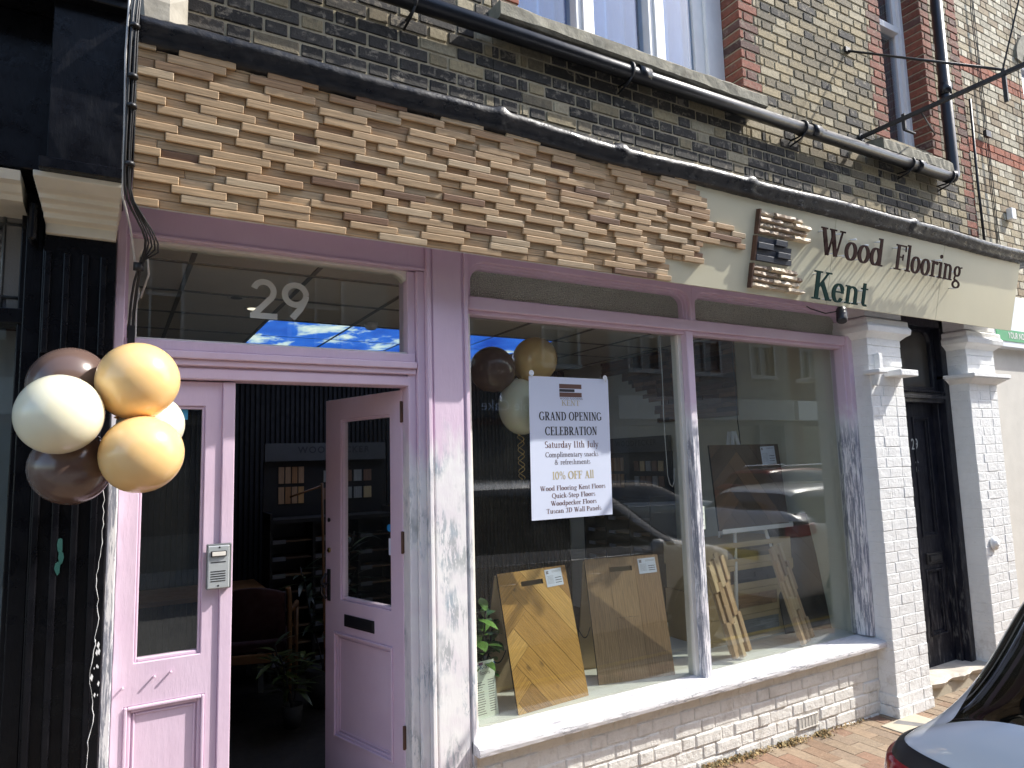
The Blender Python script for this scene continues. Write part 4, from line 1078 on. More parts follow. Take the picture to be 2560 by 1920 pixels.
def sample_board(name, BL, BR, lean, H, kind, label, cat, group, handle=True, cards=None, back=True, thick=.016):
    mw = frame_of(BL, BR, lean); Wd = (Vector(BR) - Vector(BL)).length
    root = empty(name, (0, 0, 0), label, cat, group); root.matrix_world = mw
    mb = MB(); hw, hh = .075, .026; hx0, hz0 = Wd * .47, H - .070
    hole = (hx0 - hw, hx0 + hw, hz0 - hh / 2, hz0 + hh / 2) if handle else (0, 0, 0, 0)
    slab_holes(mb, .002, Wd - .002, .001, H - .001, .003, thick, [hole] if handle else [])
    mb.build('board', M['black_plastic'], root)
    f = MB()
    def put(poly, u, col):
        """poly in board coordinates, u = grain direction"""
        pl = clip_poly(poly, .0, Wd, 0.0, H)
        if len(pl) < 3: return
        ou, ov = rr(0, 50), rr(0, 50); v_ = (-u[1], u[0])
        def emit(q):
            if len(q) < 3: return
            uv = [((p[0] * u[0] + p[1] * u[1]) + ou, (p[0] * v_[0] + p[1] * v_[1]) + ov) for p in q]
            f.prism([(p[0], 0, p[1]) for p in q], (0, .003, 0), 0, col, uv)
        if not handle: emit(pl); return
        a, b, c, d = hole
        emit(clip_poly(pl, 0, Wd, d, H)); emit(clip_poly(pl, 0, Wd, 0, c)); emit(clip_poly(pl, 0, a, c, d)); emit(clip_poly(pl, b, Wd, c, d))
    if kind in ('herring', 'herring_dark'):
        a = R(40); PW, PL_ = .125, .50; gp = .0012
        u1 = Vector((math.sin(a), math.cos(a))); u2 = Vector((math.cos(a + .12), -math.sin(a + .12)))
        cols = [(.56, .31, .075), (.48, .26, .065), (.60, .35, .10), (.40, .21, .06), (.50, .30, .10), (.34, .18, .05)]
        if kind == 'herring_dark': cols = [(.13, .075, .045), (.10, .06, .04), (.16, .09, .05), (.08, .05, .035)]
        # true herringbone: planks butt at right angles along one rising zig-zag
        PW = .128; ox_, oz_ = Wd * .40, H * 1.22; aa = R(45 + 6); LL = 1.2
        def br_(u, v): return (ox_ + u * math.cos(aa) * -1 * -1 * math.sin(math.pi / 2) * 0 + (u * math.cos(aa) - v * math.sin(aa)), oz_ - (u * math.sin(aa) + v * math.cos(aa)))
        dU = (math.cos(aa), -math.sin(aa)); dV = (-math.sin(aa), -math.cos(aa)); g_ = .0009
        for k in range(-3, 9):
            u0, v0 = k * PW, k * PW
            put([br_(u0 + g_, v0 + g_), br_(u0 + LL, v0 + g_), br_(u0 + LL, v0 + PW - g_), br_(u0 + g_, v0 + PW - g_)][::-1], dU, random.choice(cols))
            u0, v0 = k * PW, (k + 1) * PW
            put([br_(u0 + g_, v0 + g_), br_(u0 + PW - g_, v0 + g_), br_(u0 + PW - g_, v0 + LL), br_(u0 + g_, v0 + LL)][::-1], dV, random.choice(cols))
        f.box(0.0005, Wd - .0005, .002, .0029, .0005, H - .0005, 0, (.05, .03, .015)) if not handle else None
    else:
        cols = [(.36, .235, .135), (.33, .21, .12), (.38, .25, .14), (.30, .20, .12)]
        xs = [0, Wd * .31, Wd * .66, Wd]
        for j, (a, b) in enumerate(zip(xs, xs[1:])):
            cuts = [0, H] if j != 1 else [0, H * .50, H]
            for c, d in zip(cuts, cuts[1:]): put([(a + .0006, c + .0006), (b - .0006, c + .0006), (b - .0006, d - .0006), (a + .0006, d - .0006)], (0, 1), random.choice(cols))
    f.build('wood_face', M['oak'], root)
    if back:
        bk = MB(); t = R(lean * 2.0)
        bk.T = Matrix.Translation((0, thick + .004, H - .01)) @ Matrix.Rotation(t, 4, 'X')
        bk.box(.0, Wd - .004, 0, .012, -H + .0, 0); bk.build('rear_panel', M['mdf'], root)
        cd = MB(); pts = []
        for k in range(13):
            q = k / 12; pts.append((-.004, thick + .005 + q * .20 * (1 if q < .5 else 1), H * .45 - .06 * math.sin(q * math.pi)))
        cd.tube(pts, .003, 6); cd.build('restraint_cord', M['cable'], root)
    if cards:
        for x, z, wd, ht, tl in cards: label_card(root, x * Wd, z * H, wd, ht, -.0005, tl)
    return root
sample_board('sample_board', (1.822, .140, .586), (2.288, .176, .586), 14, .700, 'herring', 'freestanding honey oak herringbone board, nearest the door in the window', 'floor sample', None, cards=[(.80, .915, .118, .095, -.03)])
sample_board('sample_board', (2.436, .278, .586), (2.917, .170, .586), 12, .697, 'plank', 'freestanding brown oak straight plank board with handle slot left of mullion', 'floor sample', None, cards=[(.835, .91, .12, .09, -.03)])
# ribbed cladding sample sheets leaning on the glass side
def cladding_sample(BL, BR, lean, H, roll, label, tones):
    mw = frame_of(BL, BR, lean); Wd = (Vector(BR) - Vector(BL)).length
    root_m = mw @ Matrix.Rotation(R(roll), 4, 'Y')
    mb = MB(); n = 5; cw = Wd / n
    for i in range(n):
        z = rr(-.0, .03) + (.05 if i % 2 else 0); tall = i % 2 == 0
        ze = H - rr(0, .07)
        while z < ze - .02:
            e = min(z + rr(.13, .26), ze); k = rr(.85, 1.15); c = random.choice(tones); c = tuple(q * k for q in c)
            mb.box(i * cw + .0005, (i + 1) * cw - .0005, -(.026 if tall else .012), .003, z, e - .001, 0, c, grain=2); z = e; tall = not tall
    mb.box(.002, Wd - .002, .003, .012, .05, H - .1, 0, (.4, .3, .2), grain=2)
    o = mb.build('cladding_sample', M['plank'], None, bevel=.002); o.matrix_world = root_m; tag(o, label, 'wall panel sample', 'leaning wood cladding samples'); return o
cladding_sample((3.36, .125, .59), (3.59, .20, .59), 14, .66, -2, 'narrow strip wood cladding sample leaning just right of the mullion', [(.46, .31, .17), (.40, .26, .14), (.52, .38, .22)])
cladding_sample((4.00, .125, .59), (4.22, .205, .59), 15, .67, -2, 'narrow strip wood cladding sample leaning right of the stacked boxes', [(.52, .40, .24), (.47, .34, .20), (.40, .27, .16)])
# boxes with windows
BX = [('lowest', .586, .170, (.30, .31, .30)), ('second from bottom', .757, .170, (.40, .24, .13)), ('third from bottom', .928, .170, (.03, .035, .045)), ('topmost', 1.099, .155, (.20, .15, .10))]
for nm, z, h, c in BX:
    dx = rr(-.012, .012); x0, x1 = 3.50 + dx, 4.385 + dx
    root = empty('carton', (x0, .45, z), {'lowest': 'cardboard carton showing grey panels, lowest in the stack', 'second from bottom': 'cardboard carton showing reddish wood panels, second from the bottom', 'third from bottom': 'cardboard carton showing near-black panels, third from the bottom', 'topmost': 'cardboard carton showing dark brown panels, on top of the stack'}[nm], 'box', 'cartons stacked in the window')
    mb = MB(); wx0, wx1, wz0, wz1 = .22, .70, .045, h - .035
    slab_holes(mb, 0, x1 - x0, 0, h - .002, 0, .003, [(wx0, wx1, wz0, wz1)])
    mb.box(0, .003, .003, .40, 0, h - .002); mb.box(x1 - x0 - .003, x1 - x0, .003, .40, 0, h - .002); mb.box(.003, x1 - x0 - .003, .003, .40, h - .005, h - .002); mb.box(.003, x1 - x0 - .003, .003, .40, 0, .003)
    mb.build('carton_body', M['card'], root)
    mb = MB()
    for i in range(3):
        zz = wz0 - .01 + i * (wz1 - wz0 + .02) / 3; x = wx0 - .03 - rr(0, .1)
        while x < wx1 + .02:
            e = x + rr(.12, .22); k = rr(.75, 1.2); mb.box(max(x, .01), min(e, x1 - x0 - .01), .008 + rr(0, .012), .03, zz, zz + (wz1 - wz0 + .02) / 3 - .001, 0, tuple(q * k for q in c), grain=0); x = e
    mb.build('panel_contents', M['plank'], root)
# easel with dark board
ea = empty('easel', (4.0, .5, .586), 'white metal easel behind the boxes holding a dark board', 'easel')
ea.location = (0, 0, 0)
mb = MB()
mb.box(3.66, 4.40, .435, .475, 1.325, 1.342); mb.box(3.66, 4.40, .430, .437, 1.325, 1.355)
mb.build('tray', M['white_paint'], ea, bevel=.002)
for a, b in (((3.96, .56, 2.04), (3.70, .40, .586)), ((3.98, .56, 2.04), (4.32, .40, .586)), ((3.97, .60, 2.04), (3.97, .88, .586))):
    mb = MB(); va, vb = Vector(a), Vector(b); mb.tube([va, vb], .013, 4); mb.build('leg', M['white_paint'], ea)
sample_board('leaning_board', (3.655, .455, 1.343), (4.385, .455, 1.343), 5, .60, 'herring_dark', 'dark brown herringbone floor board resting on the white easel', 'floor sample', None, handle=False, cards=[(.83, .86, .155, .135, -.03)], back=False)
# black board leaning at the right wall
mw = frame_of((4.40, .34, .586), (4.40 + .20, .30, .586), 8)
bb = sample_board('leaning_board', (4.20, .40, .586), (4.60, .32, .586), 11, .84, 'herring_dark', 'tall dark board with handle slot leaning by the right window frame', 'floor sample', None, handle=True, back=False)
for ch in bb.children:
    if ch.name.startswith('wood_face'):
        ch.data.materials.clear(); ch.data.materials.append(plain('dark_laminate', (.035, .028, .025), .35, bump=.1))

# brochures
def brochure(x, y, z, rz, w_, h_, lean, label, text=None):
    root = empty('brochure_card', (x, y, z), label, 'brochure', rot=(R(-lean), 0, R(rz)))
    mb = MB(); mb.box(-w_ / 2, w_ / 2, 0, .002, 0, h_); mb.box(-w_ / 2, w_ / 2, .002, .06, 0, .002); mb.build('card', M['paper_green'], root)
    mb = MB()
    for k in range(14): mb.box(-w_ * .42, w_ * rr(-.05, .1), -.0006, -.0002, h_ * (.08 + .042 * k), h_ * (.08 + .042 * k) + .003); mb.box(w_ * .20, w_ * .42, -.0006, -.0002, h_ * (.10 + .042 * k), h_ * (.10 + .042 * k) + .003)
    mb.box(-w_ * .08, w_ * .08, -.0006, -.0002, h_ * .93, h_ * .98, 1)
    mb.build('small_print', [M['ink_grey'], plain('plum_ink', (.12, .02, .08), .5, bump=0)], root)
    if text: sans(text, 'heading', plain('blue_ink', (.02, .08, .25), .5, bump=0), .034, (0, -.001, h_ * .86), parent=root, align='CENTER', sx=.95); sans('floors', 'heading', M['ink_grey'], .028, (0.02, -.001, h_ * .76), parent=root, align='CENTER')
    return root
brochure(1.665, .20, .586, 8, .165, .27, 8, 'pale green price card headed QUICK-STEP by the left end of the window', 'QUICK-STEP')
brochure(3.00, .42, .586, -50, .15, .24, 10, 'small pale green price card standing behind the mullion')
mb = MB(); mb.box(3.095, 3.155, .0955, .0965, 1.42, 1.56); o = mb.build('sticker', M['paper_green'], None); tag(o, 'small pale sticker inside the right pane next to the mullion', 'sticker')
mb = MB()
for k in range(3): mb.box(3.105, 3.145, .0948, .0954, 1.44 + k * .035, 1.446 + k * .035)
mb.build('print', M['ink_grey'], o)

# poster on the glass
po = empty('poster', (1.905, .0925, 1.555), 'large white grand opening poster hung inside the left pane', 'poster')
pw, ph = .535, .765
mb = MB(); rows = []
for k in range(13):
    z = ph * k / 12; rows.append([(pw * j / 8 + .008 * (z / ph), 0, z) for j in range(9)])
mb.grid(rows); mb.build('sheet', M['paper'], po)
def pt_(s, zc, h, wd, mat, bold=1.0):
    mb = MB(); serif(mb, s, pw / 2 - wd / 2 + .008, zc, h, wd, y=-.0004, bold=bold); o = mb.build('printed_line', mat, po); return o
pt_('GRAND OPENING', .527, .046, .42, M['ink'], 1.25); pt_('CELEBRATION', .446, .046, .35, M['ink'], 1.25)
pt_('Saturday 11th July', .378, .035, .36, M['ink_brown'], 1.1); pt_('Complimentary snacks', .328, .027, .355, M['ink_grey'], 1.15)
pt_('& refreshments', .287, .027, .24, M['ink_grey'], 1.15); pt_('10% OFF All', .208, .042, .28, M['ink_gold'], 1.2)
pt_('Wood Flooring Kent Floors', .150, .025, .435, M['ink_brown'], 1.1); pt_('Quick-Step Floors', .110, .025, .29, M['ink_brown'], 1.1)
pt_('Woodpecker Floors', .070, .025, .305, M['ink_brown'], 1.1); pt_('Tuscan 3D Wall Panels', .030, .025, .365, M['ink_brown'], 1.1)
pt_('KENT', .608, .030, .125, M['ink_gold'], .8)
mb = MB(); mb.box(.203, .353, -.0006, -.0003, .703, .728); mb.box(.203, .353, -.0006, -.0003, .656, .681); mb.build('logo_bar', M['ink_brown'], po)
mb = MB(); mb.box(.203, .305, -.0006, -.0003, .684, .700); mb.build('logo_bar', M['ink'], po)
sans('WOOD FLOORING', 'small_heading', M['ink'], .0165, (.204, -.0006, .642), parent=po, spacing=1.12)
for x, z, lb in ((1.925, 2.335, 'left'), (2.42, 2.325, 'right')):
    mb = MB(); mb.lathe([(.016, -.004), (.010, .004), (.006, .012)], (x, .086, z), 14, axis='y'); mb.tube([(x, .09, z), (x + .004, .078, z - .012), (x, .08, z - .024)], .0025, 6)
    o = mb.build('suction_hook', M['clear_peg'], None); tag(o, 'clear suction hook at the top %s corner of the poster' % lb, 'hook', 'suction hooks')

# balloons
def balloon(c, r, rz, mat, label, group, axis=(0, 0, 1), rot=None):
    c = Vector(c); mb = MB(); prof = []
    n = 26
    for k in range(n + 1):
        t = math.pi * k / n; s_ = math.sin(t)
        prof.append((max(.0012, r * s_), -math.cos(t) * (rz * (1.0 if t > math.pi / 2 else 1.10))))
    prof = [(.0018, -rz * 1.17), (.009, -rz * 1.165), (.004, -rz * 1.11)] + [p for p in prof if p[1] > -rz * 1.085]
    q = Vector((0, 0, 1)).rotation_difference(Vector(axis).normalized()).to_matrix().to_4x4()
    mb.T = q
    mb.lathe(prof, (0, 0, 0), 40)
    o = mb.build('balloon', mat, None); o.location = c; tag(o, label, 'balloon', group); return o
gA = 'balloons tied up outside the door'
cc = Vector((0.0, -.42, 2.03))
def ob(x, y, z, r, rz, m, lab):
    c = Vector((x, y, z)); balloon(c, r, rz, m, lab, gA, axis=(c - cc))
ob(.066, -.46, 2.168, .124, .122, M['peach'], 'peach balloon at the upper right of the outdoor bunch')
ob(.083, -.50, 1.921, .124, .116, M['peach'], 'peach balloon at the lower right of the outdoor bunch')
ob(-.147, -.52, 2.049, .121, .112, M['ivory'], 'ivory balloon at the left front of the outdoor bunch')
ob(-.135, -.33, 2.165, .122, .11, M['brown'], 'brown balloon at the upper left behind the ivory one')
ob(-.118, -.36, 1.885, .120, .113, M['brown'], 'brown balloon at the bottom left under the ivory one')
ob(.115, -.30, 2.03, .105, .105, M['ivory'], 'ivory balloon mostly hidden between the two peach balloons')
gB = 'balloons hanging inside the window'
def ib(x, y, z, r, rz, m, lab): balloon((x, y, z), r, rz, m, lab, gB, axis=Vector((x, y, z)) - Vector((1.99, .34, 2.30)))
ib(1.835, .36, 2.385, .131, .128, M['brown'], 'dark brown balloon inside the left pane behind the glass')
ib(2.125, .36, 2.455, .132, .135, M['peach'], 'tan balloon inside the window above the poster corner')
ib(1.985, .30, 2.165, .128, .155, M['ivory'], 'cream balloon inside the window half behind the poster')
rb = MB()
for ph_ in (0, 2.0):
    pts = [(1.965 + .018 * math.cos(k * .75 + ph_), .28 + .018 * math.sin(k * .75 + ph_), 2.03 - k * .0085) for k in range(32)]
    rb.tube(pts, .0024, 5)
rb.tube([(1.97, .29, 2.30), (1.96, .28, 2.16), (1.965, .28, 2.03)], .0015, 5)
tag(rb.build('ribbon', M['brass'], None), 'curled gold ribbon hanging below the indoor balloons', 'ribbon')

# blind chain, hanging flex
mb = MB(); pts = [(2.93, .16, 2.62)] + [(2.925 + .003 * math.sin(k), .16, 2.55 - k * .1) for k in range(8)] + [(2.93, .16, 1.75), (2.945, .16, 1.70), (2.965, .16, 1.685), (2.98, .16, 1.72), (2.985, .16, 1.80)]
mb.tube(pts, .003, 6); tag(mb.build('blind_chain', M['cable_white'], None), 'pale looped blind chain hanging left of the mullion', 'blind chain')
mb = MB(); mb.tube([(4.28 + .006 * math.sin(k * 1.3) + k * .002, .80, 2.9 - k * .085) for k in range(18)], .004, 6); tag(mb.build('power_cable', M['cable'], None), 'thin black cable hanging in front of the cream inside wall', 'cable')

# cladding on the right hand inside wall
mb = MB(); i = 0; z = 2.20
while z < 2.90:
    ye = 2.9 if z > 2.72 else (2.55 if z > 2.62 else (2.42 if z > 2.50 else (2.25 if z > 2.38 else 2.05)))
    ye += rr(-.06, .06); y = 1.07
    while y < ye:
        e = min(y + rr(.12, .30), ye); t = random.choice([.010, .016, .026]); k = rr(.6, 1.25)
        c = random.choice([(.22, .11, .055), (.16, .08, .045), (.28, .15, .08), (.12, .065, .04), (.20, .12, .07)])
        mb.box(4.62 - t, 4.62, y + .0005, e - .0005, z + .0005, min(z + .0415, 2.899), 0, tuple(q * k for q in c), grain=1); y = e
    z += .042
tag(mb.build('wood_wall_cladding', M['plank'], None, bevel=.0015), 'dark stepped wood block cladding high on the right inside wall', 'wall cladding')

# display stands
def stand(origin, rz, label, wid=1.1):
    root = empty('display_stand', origin, label, 'display stand', None, rot=(0, 0, rz))
    mb = MB(); mb.box(0, wid, 0, .05, 1.72, 1.87); mb.build('header_board', plain('grey_header', (.06, .063, .066), .5, bump=0), root)
    sans('WOODPECKER', 'heading', M['ink'], .078, (.27, -.001, 1.785), parent=root, spacing=1.25, offset=.0015)
    mb = MB(); mb.box(0, wid, .05, .08, FZ - .2, 1.72); mb.box(0, .02, -.25, .05, 0, 1.3); mb.box(wid - .02, wid, -.25, .05, 0, 1.3); mb.box(.34, .36, -.24, .05, 0, 1.22); mb.box(.72, .74, -.24, .05, 0, 1.22)
    mb.box(0, wid, -.26, .05, 1.22, 1.25)
    mb.build('cabinet', plain('dark_grey_cabinet', (.008, .008, .009), .5, bump=0), root)
    mb = MB()
    for r_ in range(2):
        for k in range(4): mb.box(.12 + k * .055, .165 + k * .055, .04, .05, 1.36 + r_ * .17, 1.50 + r_ * .17, 0, random.choice([(.42, .24, .09), (.30, .15, .06), (.36, .22, .12)]), grain=2)
    for r_ in range(2):
        for k in range(5): mb.box(.50 + k * .09, .57 + k * .09, .04, .05, 1.38 + r_ * .15, 1.48 + r_ * .15, 0, random.choice([(.50, .38, .2), (.3, .3, .28), (.2, .11, .07)]), grain=2)
    mb.build_each('sample_block', M['plank'], root)
    for c0, c1 in ((.02, .34), (.36, .72), (.74, wid - .02)):
        mb = MB(); tg = MB()
        for k in range(8):
            z = .12 + k * .135; mb.box(c0 + .002, c1 - .002, -.20, .04, z, z + .012, 0, random.choice([(.14, .085, .045), (.10, .06, .035), (.20, .13, .07)]), grain=0)
            tg.box(c0 + .01, c0 + .11, -.215, -.2005, z - .01, z + .022)
        mb.build('sample_shelves', M['plank'], root); tg.build_each('price_tag', M['tag'], root)
    return root
stand((1.10, 3.0, FZ), 0, 'grey display stand with WOODPECKER header seen through the open doorway', 1.05)
st2 = stand((4.56, 2.95, FZ), R(-90), 'grey display stand with WOODPECKER header against the right inside wall', 1.05)
# chair, table, person at desk (deep in the dark doorway)
ch = empty('armchair', (.93, 2.35, FZ), 'wooden armchair with dark red seat inside the dark doorway', 'chair', rot=(0, 0, R(-18)))
mb = MB(); mb.box(-.23, .23, -.22, .22, .40, .47); mb.build('seat', M['red_fabric'], ch, bevel=.02, seg=3)
mb = MB(); rows = []
for k in range(9):
    x = -.23 + .46 * k / 8; y = -.25 - .03 * (1 - (x / .23) ** 2); top = .80 + .05 * (1 - (x / .23) ** 2)
    rows.append([(x, y, .50), (x, y - .01, .65), (x, y - .03, top), (x, y + .02, top), (x, y + .04, .65), (x, y + .04, .50)])
ids = mb.grid(rows, closed=True); mb.face(ids[0][::-1]); mb.face(ids[-1]); mb.build('backrest', M['red_fabric'], ch)
for sx in (-1, 1):
    mb = MB(); mb.tube([(sx * .26, -.27, 0), (sx * .26, -.24, .45), (sx * .26, -.27, .78), (sx * .25, -.28, .84)], .017, 8); mb.build('leg', M['wood_pale'], ch)
    mb = MB(); mb.tube([(sx * .26, .22, 0), (sx * .26, .22, .62)], .017, 8); mb.build('leg', M['wood_pale'], ch)
    mb = MB(); mb.tube([(sx * .26, -.26, .68), (sx * .275, 0, .66), (sx * .26, .24, .64)], .020, 8); mb.build('armrest', M['wood_pale'], ch)
mb = MB(); mb.box(-.26, .26, -.265, -.235, .34, .40); mb.box(-.26, .26, .20, .23, .34, .40); mb.build_each('seat_rail', M['wood_pale'], ch, bevel=.005)
tb = empty('desk', (.55, 2.85, FZ), 'dark wooden desk behind the red armchair in the doorway', 'desk')
mb = MB(); mb.box(-.5, .5, -.3, .3, .72, .75); mb.build('top', M['wood_pale'], tb)
for x, y in ((-.46, -.26), (.46, -.26), (-.46, .26), (.46, .26)):
    mb = MB(); mb.box(x - .02, x + .02, y - .02, y + .02, 0, .72); mb.build('leg', M['metal_dark'], tb)

# plants
def leafblade(mb, base, d, L, Wd, droop, col):
    base = Vector(base); d = Vector(d).normalized(); side = d.cross(Vector((0, 0, 1)))
    if side.length < .1: side = Vector((1, 0, 0))
    side.normalize(); rows = []
    for k in range(6):
        t = k / 5; c = base + d * L * t - Vector((0, 0, 1)) * droop * t * t; wv_ = Wd * math.sin(math.pi * min(1, t * .93 + .05)) * .5
        rows.append([c - side * wv_ + Vector((0, 0, .15 * wv_)), c, c + side * wv_ + Vector((0, 0, .15 * wv_))])
    mb.grid(rows, 0, col)
def plant(loc, h, n, L, Wd, label, tones, pot=(.09, .16), spread=.12):
    root = empty('potted_plant', loc, label, 'plant')
    mb = MB(); mb.lathe([(pot[0] * .75, 0), (pot[0], pot[1]), (pot[0] * .9, pot[1]), (pot[0] * .85, pot[1] - .02), (.002, pot[1] - .02)], (0, 0, 0), 20); mb.build('pot', M['soil'], root)
    st = MB(); lf = MB()
    for s_ in range(5):
        a = rr(0, 6.28); top = Vector((math.cos(a) * spread, math.sin(a) * spread, h * rr(.7, 1.0)))
        pts = [Vector((0, 0, pot[1] - .02)).lerp(top, t / 5) + Vector((rr(-.01, .01), rr(-.01, .01), 0)) for t in range(6)]; st.tube(pts, .005, 6)
        for k in range(n):
            t = rr(.25, 1.0); b = pts[0].lerp(top, t); aa = rr(0, 6.28); lf_c = random.choice(tones); kk = rr(.7, 1.2)
            leafblade(lf, b, (math.cos(aa), math.sin(aa), rr(-.1, .9)), L * rr(.6, 1.1), Wd * rr(.7, 1.1), L * .25, tuple(q * kk for q in lf_c))
    st.build('stem', M['soil'], root); lf.build('foliage', M['leaf'], root); return root
plant((1.70, .34, .586), .52, 22, .12, .065, 'glossy leafy plant at the left end of the window behind the price card', [(.06, .17, .035), (.035, .10, .02), (.14, .28, .06)], (.06, .09), .10)
plant((1.34, 2.05, FZ), 1.25, 26, .24, .035, 'tall slender leaved plant seen through the open door glass', [(.028, .045, .01), (.014, .028, .008)], (.13, .25), .22)
plant((1.06, 1.75, FZ), .55, 14, .20, .04, 'low yellow-green plant beside the open door leaf', [(.06, .08, .015), (.025, .04, .01)], (.07, .14), .12)
mb = MB(); mb.tube([(1.33, 1.95, FZ), (1.30, 1.95, 1.75)], .009, 8); mb.tube([(1.30, 1.95, 1.73), (1.08, 1.97, 1.66)], .007, 8); tag(mb.build('bamboo_cane', M['wood_pale'], None), 'bamboo cane standing among the tall plant leaves', 'cane')

# ------------------------------------------------------------------ fittings outside
ic = empty('door_intercom', (.385, .066, 1.48), 'grey metal entry intercom with push button on the pink door stile', 'intercom'); W_ = .093; H_ = .178
mb = MB(); mb.box(-W_ / 2, W_ / 2, -.026, 0, -H_ / 2, H_ / 2); mb.build('back_box', M['metal_dark'], ic, bevel=.004, seg=2)
mb = MB(); mb.box(-W_ / 2 + .003, W_ / 2 - .008, -.034, -.0262, -H_ / 2 + .003, H_ / 2 - .006); mb.build('face_plate', M['metal_grey'], ic, bevel=.004, seg=2)
mb = MB(); mb.box(-.032, .026, -.040, -.034, .040, .062); 
for k in range(5): mb.box(-.032, .024, -.0352, -.034, -.020 - k * .0095, -.0165 - k * .0095)
mb.box(-.032, .024, -.0352, -.034, .016, .020)
mb.lathe([(.004, -.001), (.004, 0)], (0, -.034, .076), 10, axis='y'); mb.lathe([(.004, -.001), (.004, 0)], (-.003, -.034, -.075), 10, axis='y')
mb.build_each('grille_slot', M['black_plastic'], ic, bevel=.001)
mb = MB(); mb.box(-.028, .022, -.043, -.040, .043, .059); mb.build('push_button', M['offwhite'], ic, bevel=.001)

sc_ = empty('security_camera', (4.20, -.22, 2.84), 'small black bullet camera hanging under the fascia by the white pier', 'camera')
mb = MB(); mb.tube([(.0, 0, .03), (-.005, -.01, -.01)], .012, 10); mb.build('bracket', M['black_plastic'], sc_)
mb = MB(); mb.tube([(.015, .0, .0), (-.02, -.02, -.035), (-.06, -.045, -.11), (-.063, -.047, -.118)], [.022, .034, .034, .028], 16); mb.build('housing', M['black_plastic'], sc_)
mb = MB(); mb.tube([(-.05, -.02, -.04), (-.09, .05, -.045), (-.13, .13, .0), (-.10, .18, .03)], .004, 6); mb.build('flex', M['cable'], sc_)

# downpipe and long drain pipe
dp = empty('drain_pipe', (3.6, -.03, 4.15), 'long black drain pipe crossing the brickwork and turning up at its right end', 'pipe'); dp.location = (0, 0, 0)
RP = .046
mb = MB(); mb.tube([(-.3, -.045, 4.150), (2.6, -.045, 4.160), (6.15, -.045, 4.19)], RP, 20)
mb.tube([(6.15, -.045, 4.19), (6.185, -.045, 4.195), (6.21, -.045, 4.225), (6.213, -.045, 4.26), (6.225, -.045, 7.6)], [RP * 1.12] * 3 + [RP] * 2, 20); mb.build('pipe', M['pipe'], dp)
mb = MB()
for x in (2.70, 4.32, 5.66, .75): mb.tube([(x - .045, -.045, 4.155 + .006 * x), (x + .045, -.045, 4.155 + .006 * x)], RP * 1.13, 20)
mb.tube([(6.214, -.045, 4.95), (6.215, -.045, 5.05)], RP * 1.13, 20)
mb.build_each('coupling', M['pipe'], dp)
for x in (1.22, 2.60, 4.19, 5.53, 6.13):
    z = 4.155 + .0057 * x; mb = MB()
    mb.tube([(x - .008, -.045, z), (x + .008, -.045, z)], RP * 1.22, 18)
    mb.tube([(x, -.07, z - .045), (x - .005, -.04, z - .075), (x - .01, .06, z - .10)], .007, 6); mb.tube([(x, -.045, z - .05), (x, -.01, z - .055), (x, .06, z - .05)], .007, 6); mb.build('pipe_bracket', M['iron'], dp)

# hanging sign bracket
br = empty('sign_bracket', (5.04, .05, 4.34), 'black iron arm with stay rods projecting from the upper wall, no sign on it', 'bracket'); br.location = (0, 0, 0)
mb = MB(); mb.box(5.028, 5.052, -1.75, .06, 4.322, 4.350); mb.build('arm', M['iron'], br)
mb = MB(); mb.tube([(4.96, .05, 5.05), (5.04, -.96, 4.37)], .009, 8); mb.tube([(6.17, .05, 4.62), (5.04, -.42, 4.345)], .006, 8) ; mb.tube([(3.80, .05, 5.9), (5.03, -.96, 4.36)], .0045, 6) if False else None
mb.build_each('stay_rod', M['iron'], br)
for y, l in ((-.30, .10), (-.97, .21)):
    mb = MB(); mb.box(5.032, 5.048, y - .012, y + .012, 4.35 - l, 4.37); 
    if y > -.5: mb.box(5.034, 5.17, y - .01, y + .01, 4.35 - l - .008, 4.35 - l)
    mb.build_each('hanger', M['iron'], br)
mb = MB(); mb.lathe([(.03, 0), (.03, .02)], (5.04, .03, 4.336), 12, axis='y'); mb.box(4.93, 4.99, .03, .05, 5.03, 5.07); mb.build_each('wall_fixing', M['iron'], br)
# overhead wire whose shadow crosses the bricks
mb = MB(); mb.tube([(7.0, -.85, 7.4), (5.04, -.965, 4.36)], .006, 6); mb.build('stay_wire', M['iron'], br)

# cables down the party line
cb = empty('cable_bundle', (.03, -.42, 3.2), 'tangled black cables clipped down between black fascia and plank cladding', 'cable'); cb.location = (0, 0, 0)
mb = MB()
for j in range(5):
    ox, oy = rr(-.012, .012), rr(-.012, .012)
    pts = [(.055 + ox * 2, -.10 + oy, 4.5), (.045 + ox * 2, -.16, 3.9), (.035 + ox, -.40, 3.62), (.022 + ox, -.455 + oy, 3.45), (.020 + ox + rr(-.004, .004), -.44 + oy, 3.25), (.016 + ox, -.41 + oy, 3.05), (.014 + ox, -.37 + oy, 2.90), (.022 + ox, -.33, 2.82)]
    loop = [(.05 + j * .014, -.28, 2.77 - .01 * j), (.085 + j * .012, -.20, 2.72 - j * .012), (.075, -.12, 2.68), (.06 + ox, -.06, 2.60), (.052 + ox, .03, 2.50), (.05 + ox, .035, 2.40), (.05 + ox, .03, 2.28)]
    P_ = pts + loop
    # smooth
    Q_ = []
    for k in range(len(P_) - 1):
        a, b = Vector(P_[k]), Vector(P_[k + 1])
        for t in (0, .5): Q_.append(a.lerp(b, t))
    Q_.append(Vector(P_[-1]))
    S_ = [Q_[0]] + [(Q_[k - 1] + Q_[k] * 2 + Q_[k + 1]) / 4 for k in range(1, len(Q_) - 1)] + [Q_[-1]]
    mb.tube(S_, .0032 if j else .0045, 6)
mb.build('black_cables', M['cable'], cb)
